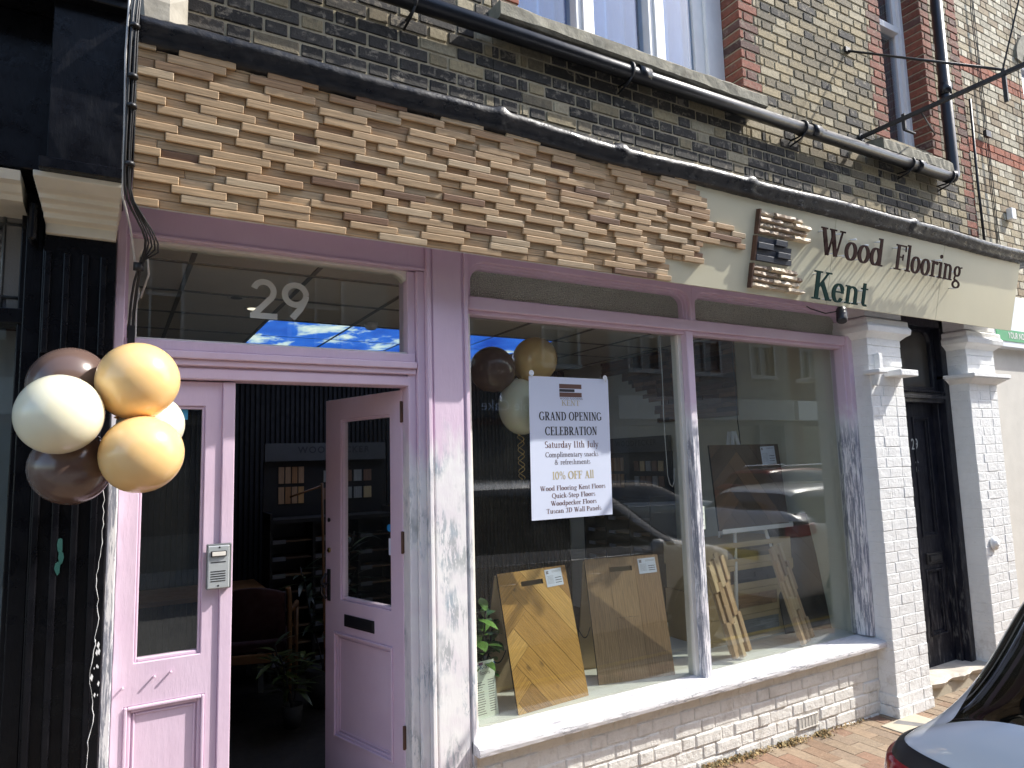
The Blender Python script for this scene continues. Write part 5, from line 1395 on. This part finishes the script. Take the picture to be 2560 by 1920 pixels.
mb = MB(); mb.tube([(.03, -.13, 4.5), (.035, -.2, 3.8), (.0, -.44, 3.52), (-.006, -.44, 3.3), (.0, -.40, 3.0), (.0, -.34, 2.83), (.03, -.2, 2.76), (.055, -.05, 2.64), (.07, .02, 2.56), (.045, .03, 2.48), (.03, .04, 2.42)], .004, 6); mb.tube([(.09, -.1, 2.70), (.10, -.02, 2.64), (.075, .02, 2.55)], .004, 6); mb.build('pale_cable', M['cable_white'], cb)
mb = MB()
for z, y in ((3.40, -.455), (3.22, -.445), (3.12, -.43), (2.93, -.385)): mb.tube([(.018, y, z - .006), (.018, y, z + .006)], .017, 8)
mb.tube([(.062, -.10, 2.66), (.062, -.095, 2.63)], .018, 8); mb.box(.035, .06, .025, .05, 2.36, 2.44)
mb.build_each('cable_tie', M['cable'], cb)

# ------------------------------------------------------------------ neighbour on the left
nl = empty('neighbouring_shop', (-1.0, 0, 0), 'black painted shopfront with cream console left of the pink doors', 'building'); nl.location = (0, 0, 0)
mb = MB()
mb.box(-.245, -.012, -.045, .16, 0, 2.76)
for z0, z1 in ((.05, 2.19), (2.30, 2.68)):
    for k in range(4):
        x = -.238 + k * .058
        mb.box(x, x + .022, -.066, -.045, z0, z1)
mb.box(-.25, -.010, -.062, .16, 2.205, 2.225); mb.box(-.25, -.010, -.072, .16, 2.235, 2.27)
mb.build('fluted_pilaster', M['black'], nl, bevel=.004, seg=2)
mb = MB(); mb.box(-.30, -.245, -.02, .16, 0, 2.90); mb.box(-.32, -.30, .03, .16, 0, 2.9); mb.box(-3.2, -.30, .02, .16, 2.42, 2.475); mb.box(-3.2, -.30, .03, .16, 2.86, 2.92)
mb.box(-3.2, -.30, .0, .16, 0, .55); mb.build('window_frame', M['black'], nl, bevel=.004, seg=2)
# console moulding: stepped coves
mb = MB(); pr = [(-.072, 2.745), (-.072, 2.782), (-.115, 2.788), (-.120, 2.806), (-.155, 2.811), (-.160, 2.826), (-.20, 2.830), (-.205, 2.845), (-.245, 2.848), (-.285, 2.862), (-.305, 2.868), (-.31, 2.886)]
for (x0, x1, off_) in ((-.238, -.015, 0),):
    rings = [[(x0 - (abs(y) - .07) * .10, y, z), (x1 + (abs(y) - .07) * .06, y, z), (x1 + (abs(y) - .07) * .06, .10, z), (x0 - (abs(y) - .07) * .10, .10, z)] for y, z in pr]
    ids = mb.grid(rings, closed=True, smooth=False); mb.face(ids[0][::-1]); mb.face(ids[-1])
mb.build('console', M['cream_stone'], nl, bevel=.002)
mb = MB(); rings = [[(-3.2, y * .8 - .02, z + .02), (-.305, y * .8 - .02, z + .02), (-.305, .10, z + .02), (-3.2, .10, z + .02)] for y, z in [(-.13, 2.81), (-.15, 2.825), (-.17, 2.83), (-.20, 2.85), (-.24, 2.855), (-.26, 2.885)]]
ids = mb.grid(rings, closed=True, smooth=False); mb.face(ids[0][::-1]); mb.face(ids[-1]); mb.build('cornice_moulding', M['cream_stone'], nl)
mb = MB(); mb.box(-.225, -.004, -.33, .05, 2.925, 3.52); mb.box(-.245, .004, -.345, .05, 2.885, 2.925); mb.build('console_block', M['black'], nl, bevel=.003)
mb = MB(); mb.box(-3.2, -.225, -.20, .05, 2.925, 3.50); mb.box(-3.2, .006, -.38, .05, 3.50, 3.545); mb.box(-3.2, .006, -.42, .05, 3.545, 3.60); mb.build('fascia_board', M['black'], nl, bevel=.004)
mb = MB(); mb.box(-.285, -.262, -.12, -.02, 2.70, 2.84); mb.build('bracket_stub', M['black'], nl, bevel=.008)
mb = MB(); brickwork(mb, -3.2, -.0, 3.6, 7.6, .05, .12, stock); mb.build('brick_wall', M['brick'], nl)
mb = MB(); mb.box(-3.2, 0, .057, .4, 3.5, 7.62); mb.build('wall_core', M['mortar'], nl)
# leaded light
ll = MB(); ll.box(-3.2, -.32, .09, .13, 2.475, 2.86); L1 = ll.build('leaded_window', M['leaded_pale2'], nl)
mb = MB(); mb.box(-.372, -.322, .080, .0895, 2.525, 2.80); mb.box(-.36, -.322, .081, .0895, 2.477, 2.522, 0); mb.box(-3.2, -.322, .081, .0895, 2.81, 2.858); mb.build('pale_glass', M['leaded_pale'], L1)
mb = MB(); mb.prism([(-.60, .082, 2.53), (-.380, .082, 2.53), (-.380, .082, 2.79)], (0, .007, 0)); mb.prism([(-.60, .082, 2.80), (-.60, .082, 2.54), (-.385, .082, 2.795)], (0, .007, 0), 1); mb.build('textured_glass', [M['leaded_tex'], M['leaded_pale2']], L1)
mb = MB()
for x in (-.377, -.62, -.9, -1.2): mb.tube([(x, .080, 2.475), (x, .080, 2.86)], .006, 6)
for z in (2.525, 2.805): mb.tube([(-3.2, .079, z), (-.322, .079, z)], .006, 6)
mb.tube([(-.62, .078, 2.525), (-.377, .078, 2.805)], .005, 6); mb.build_each('lead_came', M['metal_dark'], L1)
mb = MB(); mb.box(-3.2, -.32, .20, .21, .55, 2.42); mb.build('window_blind', M['left_blind'], nl)
mb = MB(); mb.box(-3.2, -.318, .095, .10, .55, 2.42); mb.build('pane', M['glass'], nl)
mb = MB(); mb.box(-3.2, -.1, .3, 7.6, 0, 3.5); mb.build('rear_mass', M['dark_wall'], nl)
# paint drips on the black pilaster
mb = MB(); x = -.025; z = 1.88; pts = []
for k in range(60):
    pts.append((x, -.069, z)); z -= .022; x += rr(-.006, .0055); x = min(-.014, max(-.045, x))
mb.tube(pts, [rr(.0003, .0014) for _ in pts], 5)
for k in range(12): zz = rr(1.08, 1.28); xx = rr(-.045, -.018); a_ = rr(.001, .005); mb.prism([(xx - a_, -.0682, zz), (xx + a_ * .3, -.0682, zz - a_ * 2.5), (xx + a_, -.0682, zz + a_), (xx, -.0682, zz + a_ * 3)], (0, .002, 0))
mb.build('white_paint_drip', M['white_paint'], nl)
mb = MB()
for px, pz, s_ in ((-.152, 1.62, .022), (-.147, 1.575, .018), (-.155, 1.54, .02), (-.15, 1.60, .015)):
    mb.prism([(px + s_ * rr(.5, 1) * math.cos(a) * .6, -.0668 - .0002 * s_, pz + s_ * rr(.9, 1.5) * math.sin(a)) for a in [q * .785 for q in range(8)]], (0, .002, 0))
mb.build('green_paint_chip', plain('teal_paint', (.015, .07, .06), .5), nl)

# ------------------------------------------------------------------ neighbour on the right
nr = empty('neighbouring_building', (8, 0, 0), 'pale brick building with red brick bands right of the downpipe', 'building'); nr.location = (0, 0, 0)
W3 = (7.98, 9.0, 4.62, 6.1)
def palecol(x, z, k):
    if 4.575 < z < 4.72 or 5.42 < z < 5.565: k2 = rr(.8, 1.1); return (.36 * k2, .10 * k2, .045 * k2)
    return pale(x, z, k)
mb = MB(); brickwork(mb, 6.752, 14.0, 3.0, 3.0 + CO * 63, .058, .14, palecol, [W3], joint=.008); mb.build('brick_wall', M['brick'], nr, bevel=.003)
mb = MB(); slab_holes(mb, 6.752, 14.0, 2.7, 7.6, .063, .4, [W3]); mb.build('wall_core', M['mortar2'], nr)
mb = MB(); n = 14; pts = []
for k in range(n + 1):
    a = math.pi - math.pi * k / n; pts.append((8.50 + .64 * math.cos(a), 5.82 + .42 * math.sin(a)))
pin = []
for k in range(n + 1):
    a = math.pi - math.pi * k / n; pin.append((8.50 + .52 * math.cos(a), 5.80 + .22 * math.sin(a)))
for k in range(n): mb.prism([(q[0], .035, q[1]) for q in (pts[k], pts[k + 1], pin[k + 1], pin[k])][::-1], (0, .03, 0))
mb.build('window_arch', M['stone'], nr)
fr = MB(); x0, x1, z0, z1 = W3
fr.box(x0, x0 + .09, .14, .24, z0, z1); fr.box(x1 - .09, x1, .14, .24, z0, z1); fr.box(x0 + .09, x1 - .09, .142, .24, z0, z0 + .1); fr.box(x0 + .09, x1 - .09, .142, .24, z1 - .25, z1); fr.box(x0 + .09, x1 - .09, .135, .24, 5.3, 5.36); f3 = fr.build('window', M['white_paint'], nr, bevel=.004)
mb = MB(); mb.box(x0 + .05, x1 - .05, .18, .186, z0 + .05, z1 - .05); mb.build('pane', M['glass_dirty'], f3)
mb = MB(); mb.box(x0 + .05, x1 - .05, .30, .31, z0, z1); mb.build('curtain', M['curtain'], f3)
mb = MB(); mb.box(6.50, 14, -.02, .3, 0, 2.75); mb.build('rendered_wall', M['plaster'], nr)
mb = MB(); mb.tube([(6.80, .035, 3.6), (6.79, .035, 4.3), (6.80, .03, 5.1)], .012, 8); mb.build('conduit', M['iron'], nr)
mb = MB()
for j in range(3):
    ox = .02 * j; pts = [(7.02 + ox + rr(-.008, .008), .035 - .004 * j, 3.3 + k * .17) for k in range(24)]; mb.tube(pts, .0035, 5)
pts = [(7.62 + .25 * math.sin(k * .12), .035, 3.9 + k * .16) for k in range(20)]; mb.tube(pts, .003, 5)
mb.box(7.0, 7.09, .01, .04, 4.78, 4.84)
mb.build('wall_cable', M['cable'], nr)
mb = MB(); mb.box(7.30, 7.38, .0, .05, 4.02, 4.13); mb.build('junction_box', M['white_paint'], nr, bevel=.004)
sg = empty('shop_sign', (6.5, -.1, 2.7), 'white fascia with green band reading YOUR NO.1 at the right edge', 'sign'); sg.location = (0, 0, 0)
mb = MB(); mb.box(6.52, 10.5, -.10, .0, 2.735, 3.20); mb.build('panel', M['white_sign'], sg, bevel=.003)
mb = MB(); mb.box(6.52, 10.5, -.106, -.1005, 2.785, 2.885); mb.build('green_band', M['green_sign'], sg)
sans('YOUR NO.1 DA', 'lettering', M['white_paint'], .078, (6.72, -.108, 2.812), parent=sg, sx=.78, offset=.001)

# ------------------------------------------------------------------ ground
mb = MB(); rows = []
for x in (-30, -4, -2, 0, 1, 2, 3, 4.3, 5, 8, 12, 40): rows.append([(x, -1.62, gz(max(x, -1)) - .012), (x, .3, gz(max(x, -1)) - .012)])
mb.grid(rows, smooth=False); struct('pavement', mb, M['sand'])
# clay pavers, soldier courses at right angles to the wall, individually laid
mb = MB(); pvx = 1.0
cols = [(.28, .20, .13), (.27, .175, .11), (.30, .22, .145), (.26, .155, .10), (.31, .235, .16), (.26, .19, .13)]
nx = int(9.5 / .105)
for i in range(-20, nx):
    for j in range(-1, 8):
        x = pvx + i * .105; y1 = -.005 - j * .208
        # running in pairs: every column shifted by half a brick
        y1 -= (.104 if i % 2 else 0)
        if x > 4.46 and x < 4.9 and y1 > -.35 and y1 < .1: pass
        z = gz(x) + rr(-.0015, .0015); k = rr(.72, .98); c = random.choice(cols); c = tuple(q * k for q in c)
        ya, yb = max(y1 - .2045, -1.55), min(y1, .02)
        if yb - ya > .02: mb.box(x + .001, x + .0995, ya, yb, z - .03, z, 0, c)
pv = mb.build('pavement_bricks', M['paver'], None, bevel=.0025); pv['kind'] = 'structure'
pvc = MB(); pvc.box(4.40, 4.78, -.36, -.13, .06, .0815); o = pvc.build('inspection_cover', M['concrete'], None, bevel=.003); tag(o, 'small pale concrete cover set in the pavement by the pier foot', 'cover')
mb = MB(); mb.prism([(4.50, -.15, .0822), (4.60, -.30, .0822), (4.66, -.27, .0822), (4.58, -.14, .0822)][::-1], (0, 0, -.003)); mb.build('dark_patch', M['asphalt'], o)
mb = MB(); mb.box(-30, 40, -1.75, -1.60, -.05, .055); k_ = struct('kerb', mb, M['kerb'], bevel=.01)
mb = MB(); mb.box(-30, 40, -9.0, -1.75, -.12, -.02); struct('road', mb, M['asphalt'])
mb = MB(); mb.box(-30, 40, -2.05, -1.98, -.02, -.016); struct('road_marking', mb, M['line'])
mb = MB(); mb.box(-30, 40, -10.6, -9.0, -.1, .09); struct('far_pavement', mb, M['kerb'])
mb = MB(); mb.box(-60, 80, -60, 60, -.3, -.13); struct('ground', mb, M['asphalt'])
# weeds
mb = MB()
for k in range(1500):
    t = random.random(); x = rr(2.4, 4.4) if random.random() < .25 else random.choice([rr(2.9, 3.45), rr(2.95, 3.3), rr(3.55, 3.75), rr(3.9, 4.0)])
    y = -abs(random.gauss(0, .028)) - .006; s_ = rr(.008, .024); a = rr(0, 3.14); z = gz(x) + rr(.0, .012)
    k2 = rr(.5, 1.2); c = random.choice([(.32, .20, .08), (.22, .15, .06), (.14, .12, .05), (.4, .3, .15)])
    mb.poly([(x, y, z), (x + s_ * math.cos(a), y + s_ * math.sin(a) * .5, z + rr(0, s_)), (x + s_ * math.cos(a + .9), y + s_ * .5 * math.sin(a + .9), z + rr(0, s_))], 0, tuple(q * k2 for q in c))
o = mb.build('pavement_weeds', M['weed'], None); tag(o, 'dry brown moss and weeds along the foot of the painted wall', 'weeds', None, 'stuff')

# ------------------------------------------------------------------ cars
def car(loc, rz, paint, label, Lc=4.2, Hc=1.46, group=None, rails=False):
    root = empty('parked_car', loc, label, 'car', group, rot=(0, 0, rz))
    # stations: x from rear (0) to front (Lc): top z, belt z, half width roof, half width belt, glass flag
    k = Lc / 4.2
    st = [(0.00, .84, .80, .64, .70, 'b'), (.02, 1.06, 1.02, .70, .80, 'b'), (.06, 1.19, 1.10, .76, .85, 'b'), (.13, 1.235, 1.11, .64, .868, 'g'), (.15, 1.27, 1.11, .635, .87, 'g'), (.29, Hc - .07, 1.07, .60, .875, 'g'), (.40, Hc - .02, 1.05, .65, .88, 'r'), (1.2, Hc, 1.02, .67, .885, 'r'), (2.0, Hc - .01, .99, .65, .885, 'r'), (2.45, Hc - .06, .98, .63, .885, 'r'), (2.80, Hc - .26, .97, .63, .88, 'g'), (3.15, 1.07, .97, .68, .87, 'g'), (3.30, 1.01, .96, .72, .865, 'b'), (3.80, .93, .89, .68, .83, 'b'), (4.08, .80, .76, .60, .74, 'b'), (4.20, .60, .58, .50, .60, 'b')]
    me = bpy.data.meshes.new('car'); bm = bmesh.new(); rows = []
    for x, zt, zb, wr, wb, fl in st:
        x = x * k
        mid = (wr + (wb - wr) * .5, zt * .48 + zb * .52) if x > .4 else (wr + (wb - wr) * .38, zt * .40 + zb * .60)
        sec = [(0, zt - (.055 if .1 < x < .2 else 0)), (wr * .55, zt - .003 - (.03 if .1 < x < .2 else 0)), (wr * .93, zt - .02), mid, (wb * .985, zb), (wb + .02, zb - .10), (wb + .025, .62 if zb > .7 else zb * .7), (wb + .01, .34), (wb - .06, .20), (0, .18)]
        full = [(x, y, z) for y, z in sec] + [(x, -y, z) for y, z in sec[-2:0:-1]]
        rows.append([bm.verts.new(p) for p in full])
    n = len(rows[0]); bodym, glassm = 0, 1
    for a in range(len(rows) - 1):
        xm = (st[a][0] + st[a + 1][0]) / 2
        for b in range(n):
            b2 = (b + 1) % n; f = bm.faces.new((rows[a][b], rows[a][b2], rows[a + 1][b2], rows[a + 1][b])); f.smooth = True
            bb_ = b if b < 9 else n - 1 - b
            m_ = 0
            if bb_ in (0, 1, 2) and a in (3, 4): m_ = 1
            if bb_ in (0, 1) and a in (10, 11): m_ = 1
            if a in (9,) and bb_ in (0, 1): m_ = 1
            if bb_ in (2, 3) and 5 <= a <= 10: m_ = 1
            if bb_ in (0, 1) and a == 2: m_ = 0
            f.material_index = m_
    bm.faces.new(rows[0]).smooth = True; bm.faces.new(rows[-1][::-1]).smooth = True
    bmesh.ops.recalc_face_normals(bm, faces=bm.faces)
    bm.to_mesh(me); bm.free(); tmp = bpy.data.objects.new('tmp', me); COL.objects.link(tmp)
    md = tmp.modifiers.new('s', 'SUBSURF'); md.levels = 3; md.render_levels = 3
    dg = bpy.context.evaluated_depsgraph_get(); full = bpy.data.meshes.new_from_object(tmp.evaluated_get(dg)); bpy.data.objects.remove(tmp)
    from mathutils.bvhtree import BVHTree
    bvh = BVHTree.FromPolygons([v.co.copy() for v in full.vertices], [tuple(p.vertices) for p in full.polygons])
    def patch(nm, mt, ox, a0, a1, zlo, zhi, off, sy, sgn):
        mb = MB(); rws = []; n = 28
        for i in range(n + 1):
            t = i / n; a = R(a0 + (a1 - a0) * t); d = Vector((sgn * math.cos(a), sy * math.sin(a), 0)); row = []
            for j in range(11):
                z = zlo(t) + (zhi(t) - zlo(t)) * j / 10; h = bvh.ray_cast(Vector((ox, 0, z)), d)
                if h[0] is None: h = (Vector((ox, 0, z)) + d * .8, d)
                nn = h[1] if h[1].dot(d) > 0 else -h[1]
                row.append(h[0] + nn * (off * (1 if 0 < i < n and 0 < j < 10 else .2)))
            rws.append(row)
        mb.grid(rws); mb.build(nm, mt, root)
    for sy in (-1, 1):
        patch('light_surround', M['black_plastic'], .8, 36, 58, lambda t: .90 + .06 * t, lambda t: 1.08 + .045 * t, .007, sy, -1)
        patch('taillight', M['light_red'], .8, 40, 59, lambda t: .915 + .055 * t, lambda t: 1.055 + .03 * t, .016, sy, -1)
        patch('headlight', M['light_clear'], Lc - .8, 28, 58, lambda t: .66 + .05 * t, lambda t: .78 + .08 * t, .006, sy, 1)
    for idx, (nm, mt) in enumerate((('car_body', paint), ('car_windows', M['car_glass']))):
        for side in (0,):
            b = bmesh.new(); b.from_mesh(full)
            bmesh.ops.delete(b, geom=[f for f in b.faces if f.material_index != idx or (side and f.calc_center_median().y * side < 0)], context='FACES')
            m2 = bpy.data.meshes.new(nm); b.to_mesh(m2); b.free(); m2.materials.clear(); m2.materials.append(mt)
            for p in m2.polygons: p.material_index = 0; p.use_smooth = True
            o = bpy.data.objects.new(nm, m2); COL.objects.link(o); o.parent = root
    # dark cabin
    mb = MB(); mb.box(.35 * k, 3.0 * k, -.70, .70, .35, .88); mb.build('interior', M['dark_wall'], root)
    for x in (.78 * k, 3.35 * k):
        for sy in (-1, 1):
            mb = MB(); mb.lathe([(.20, -.11), (.315, -.105), (.33, -.08), (.33, .08), (.315, .105), (.20, .11)], (x, sy * .80, .33), 28, axis='y'); wv_ = mb.build('tyre', M['rubber'], root)
            mb = MB(); mb.lathe([(.0, .0), (.05, .01), (.06, .0)], (x, sy * .915, .33), 20, axis='y')
            for q in range(10):
                a = q * math.pi / 5; mb.prism([(x + r_ * math.cos(a + da), sy * .915, .33 + r_ * math.sin(a + da)) for r_, da in ((.04, -.25), (.20, -.07), (.20, .07), (.04, .25))], (0, -sy * .03, 0))
            mb.lathe([(.195, -.004), (.215, .004), (.215, -.03)], (x, sy * .91, .33), 28, axis='y'); mb.build('rim', M['rim'], root)
            mb = MB(); mb.tube([(x + .37 * math.cos(a), sy * .885, .33 + .37 * math.sin(a)) for a in [math.pi * q / 14 for q in range(15)]], .03, 8); mb.build('wheel_arch', M['black_plastic'], root)
    for sy in (-1, 1):
        mb = MB(); mb.lathe([(.0, -.09), (.05, -.085), (.075, -.03), (.075, .02), (.05, .045), (0, .05)], (2.78 * k, sy * 1.0, .99), 16, axis='x'); mb.tube([(2.80 * k, sy * .86, .93), (2.80 * k, sy * .97, .97)], .02, 8); mb.build('wing_mirror', paint, root)
        mb = MB()
        for x in (1.10 * k, 1.98 * k): mb.tube([(x, sy * .912, .80), (x + .02, sy * .93, .805), (x + .15, sy * .93, .805), (x + .17, sy * .912, .80)], .010, 8)
        mb.build('door_handle', M['chrome'], root)
        mb = MB(); mb.tube([(.35 * k, sy * .862, .985), (1.2 * k, sy * .893, .955), (2.1 * k, sy * .900, .935), (2.95 * k, sy * .888, .92)], .008, 6); mb.build('window_trim', M['chrome'], root)
        if rails: mb = MB(); mb.tube([(.75, sy * .55, Hc), (.85, sy * .56, Hc + .05), (2.2, sy * .56, Hc + .055), (2.4, sy * .55, Hc - .01)], .014, 8); mb.build('roof_rail', M['chrome'], root)
        for x in (1.02 * k, 1.92 * k):
            mb = MB(); mb.tube([(x, sy * .902, .90), (x, sy * .907, .62), (x, sy * .894, .36)], .004, 5); mb.build('door_gap', M['black_plastic'], root)
    mb = MB(); mb.box(-.03, .0, -.26, .26, .62, .73); mb.build('number_plate', plain('yellow_plate', (.65, .5, .05), .4, bump=0), root)
    return root
car((1.655, -2.745, .045), 0, M['car_white'], 'white hatchback parked at the kerb, only its rear corner in view', Hc=1.65)
car((6.75, -2.85, -.02), 0, M['car_white'], 'white hatchback parked further along, seen as a reflection with a roofline in the right pane', Hc=1.5)
car((7.0, -8.0, -.02), 0, M['car_silver'], 'silver car parked across the street, seen reflected beside the poster', Lc=4.5)
car((12.5, -7.9, -.02), 0, M['car_red'], 'red car with roof rails across the street, seen reflected in the right pane', Hc=1.55, rails=True)

# ------------------------------------------------------------------ houses across the street (seen in the glass)
def facade(x0, x1, h, mat, label, trim, nwin, sign=None, sign_mat=None, arch=False):
    Y = -10.6; root = empty('terraced_house', ((x0 + x1) / 2, Y, 0), label, 'house', 'buildings across the street'); root.location = (0, 0, 0)
    holes = []; wd = (x1 - x0) / nwin
    for fl in range(2):
        for k in range(nwin):
            cx = x0 + wd * (k + .5); holes.append((cx - .5, cx + .5, 4.2 + fl * 3.0, 6.0 + fl * 3.0))
    mb = MB(); slab_holes(mb, x0, x1, 0, h, Y - .3, Y, holes + [(x0 + .5, x1 - 1.5, .7, 2.7), (x1 - 1.3, x1 - .4, .1, 2.7)]); mb.box(x0 + .01, x1 - .01, Y - 6, Y - .9, 0, h - .1); mb.build('wall', mat, root)
    mb = MB(); mb.box(x0, x1, Y - .3, Y + .15, h, h + .25); mb.box(x0 + .1, x1 - .1, Y, Y + .18, 2.85, 3.45); mb.build('cornice', trim, root)
    for a, b, c, d in holes:
        mb = MB(); mb.box(a - .08, b + .08, Y, Y + .06, c - .12, c); mb.box(a - .07, a, Y - .1, Y + .03, c, d); mb.box(b, b + .07, Y - .1, Y + .03, c, d); mb.box(a - .08, b + .08, Y, Y + .08, d, d + .14)
        mb.box(a, b, Y - .12, Y - .06, (c + d) / 2 - .03, (c + d) / 2 + .03); mb.box((a + b) / 2 - .02, (a + b) / 2 + .02, Y - .12, Y - .065, c, d); f = mb.build('window', M['far_frame'], root)
        mb = MB(); mb.box(a, b, Y - .16, Y - .15, c, d); mb.build('pane', plain('dark_glass', (.05, .055, .06), .1, bump=0), f)
    mb = MB(); mb.box(x0 + .5, x1 - 1.5, Y - .16, Y - .15, .7, 2.7); mb.build('shop_pane', bpy.data.materials['dark_glass'], root)
    mb = MB(); mb.box(x1 - 1.3, x1 - .4, Y - .2, Y - .16, .1, 2.7); mb.build('door', M['door_black'], root)
    if sign: sans(sign, 'lettering', sign_mat, .36, ((x0 + x1) / 2, Y + .185, 3.02), rot=(R(90), 0, R(180)), parent=root, align='CENTER')
    return root
red_wall = plain('far_red_brick', (.12, .055, .035), .9, var=.2); grey_wall = plain('far_render', (.17, .165, .15), .8); dark_trim = plain('dark_trim', (.02, .02, .022), .4)
facade(-8, -1, 8.6, red_wall, 'red brick terraced house opposite, far left', M['far_frame'], 3)
facade(-1, 5.0, 9.0, grey_wall, 'pale rendered house opposite with printing shop', dark_trim, 2, 'printing & signs', M['paper'])
facade(5.0, 11, 8.6, red_wall, 'red brick house opposite with Edible Cake shop', dark_trim, 2, 'Edible Cake', M['paper'])
facade(11, 18, 9.2, grey_wall, 'pale house opposite with plain cream shopfront', M['far_frame'], 3)
facade(18, 27, 8.6, red_wall, 'long red brick house opposite at the far right end', M['offwhite'], 4)
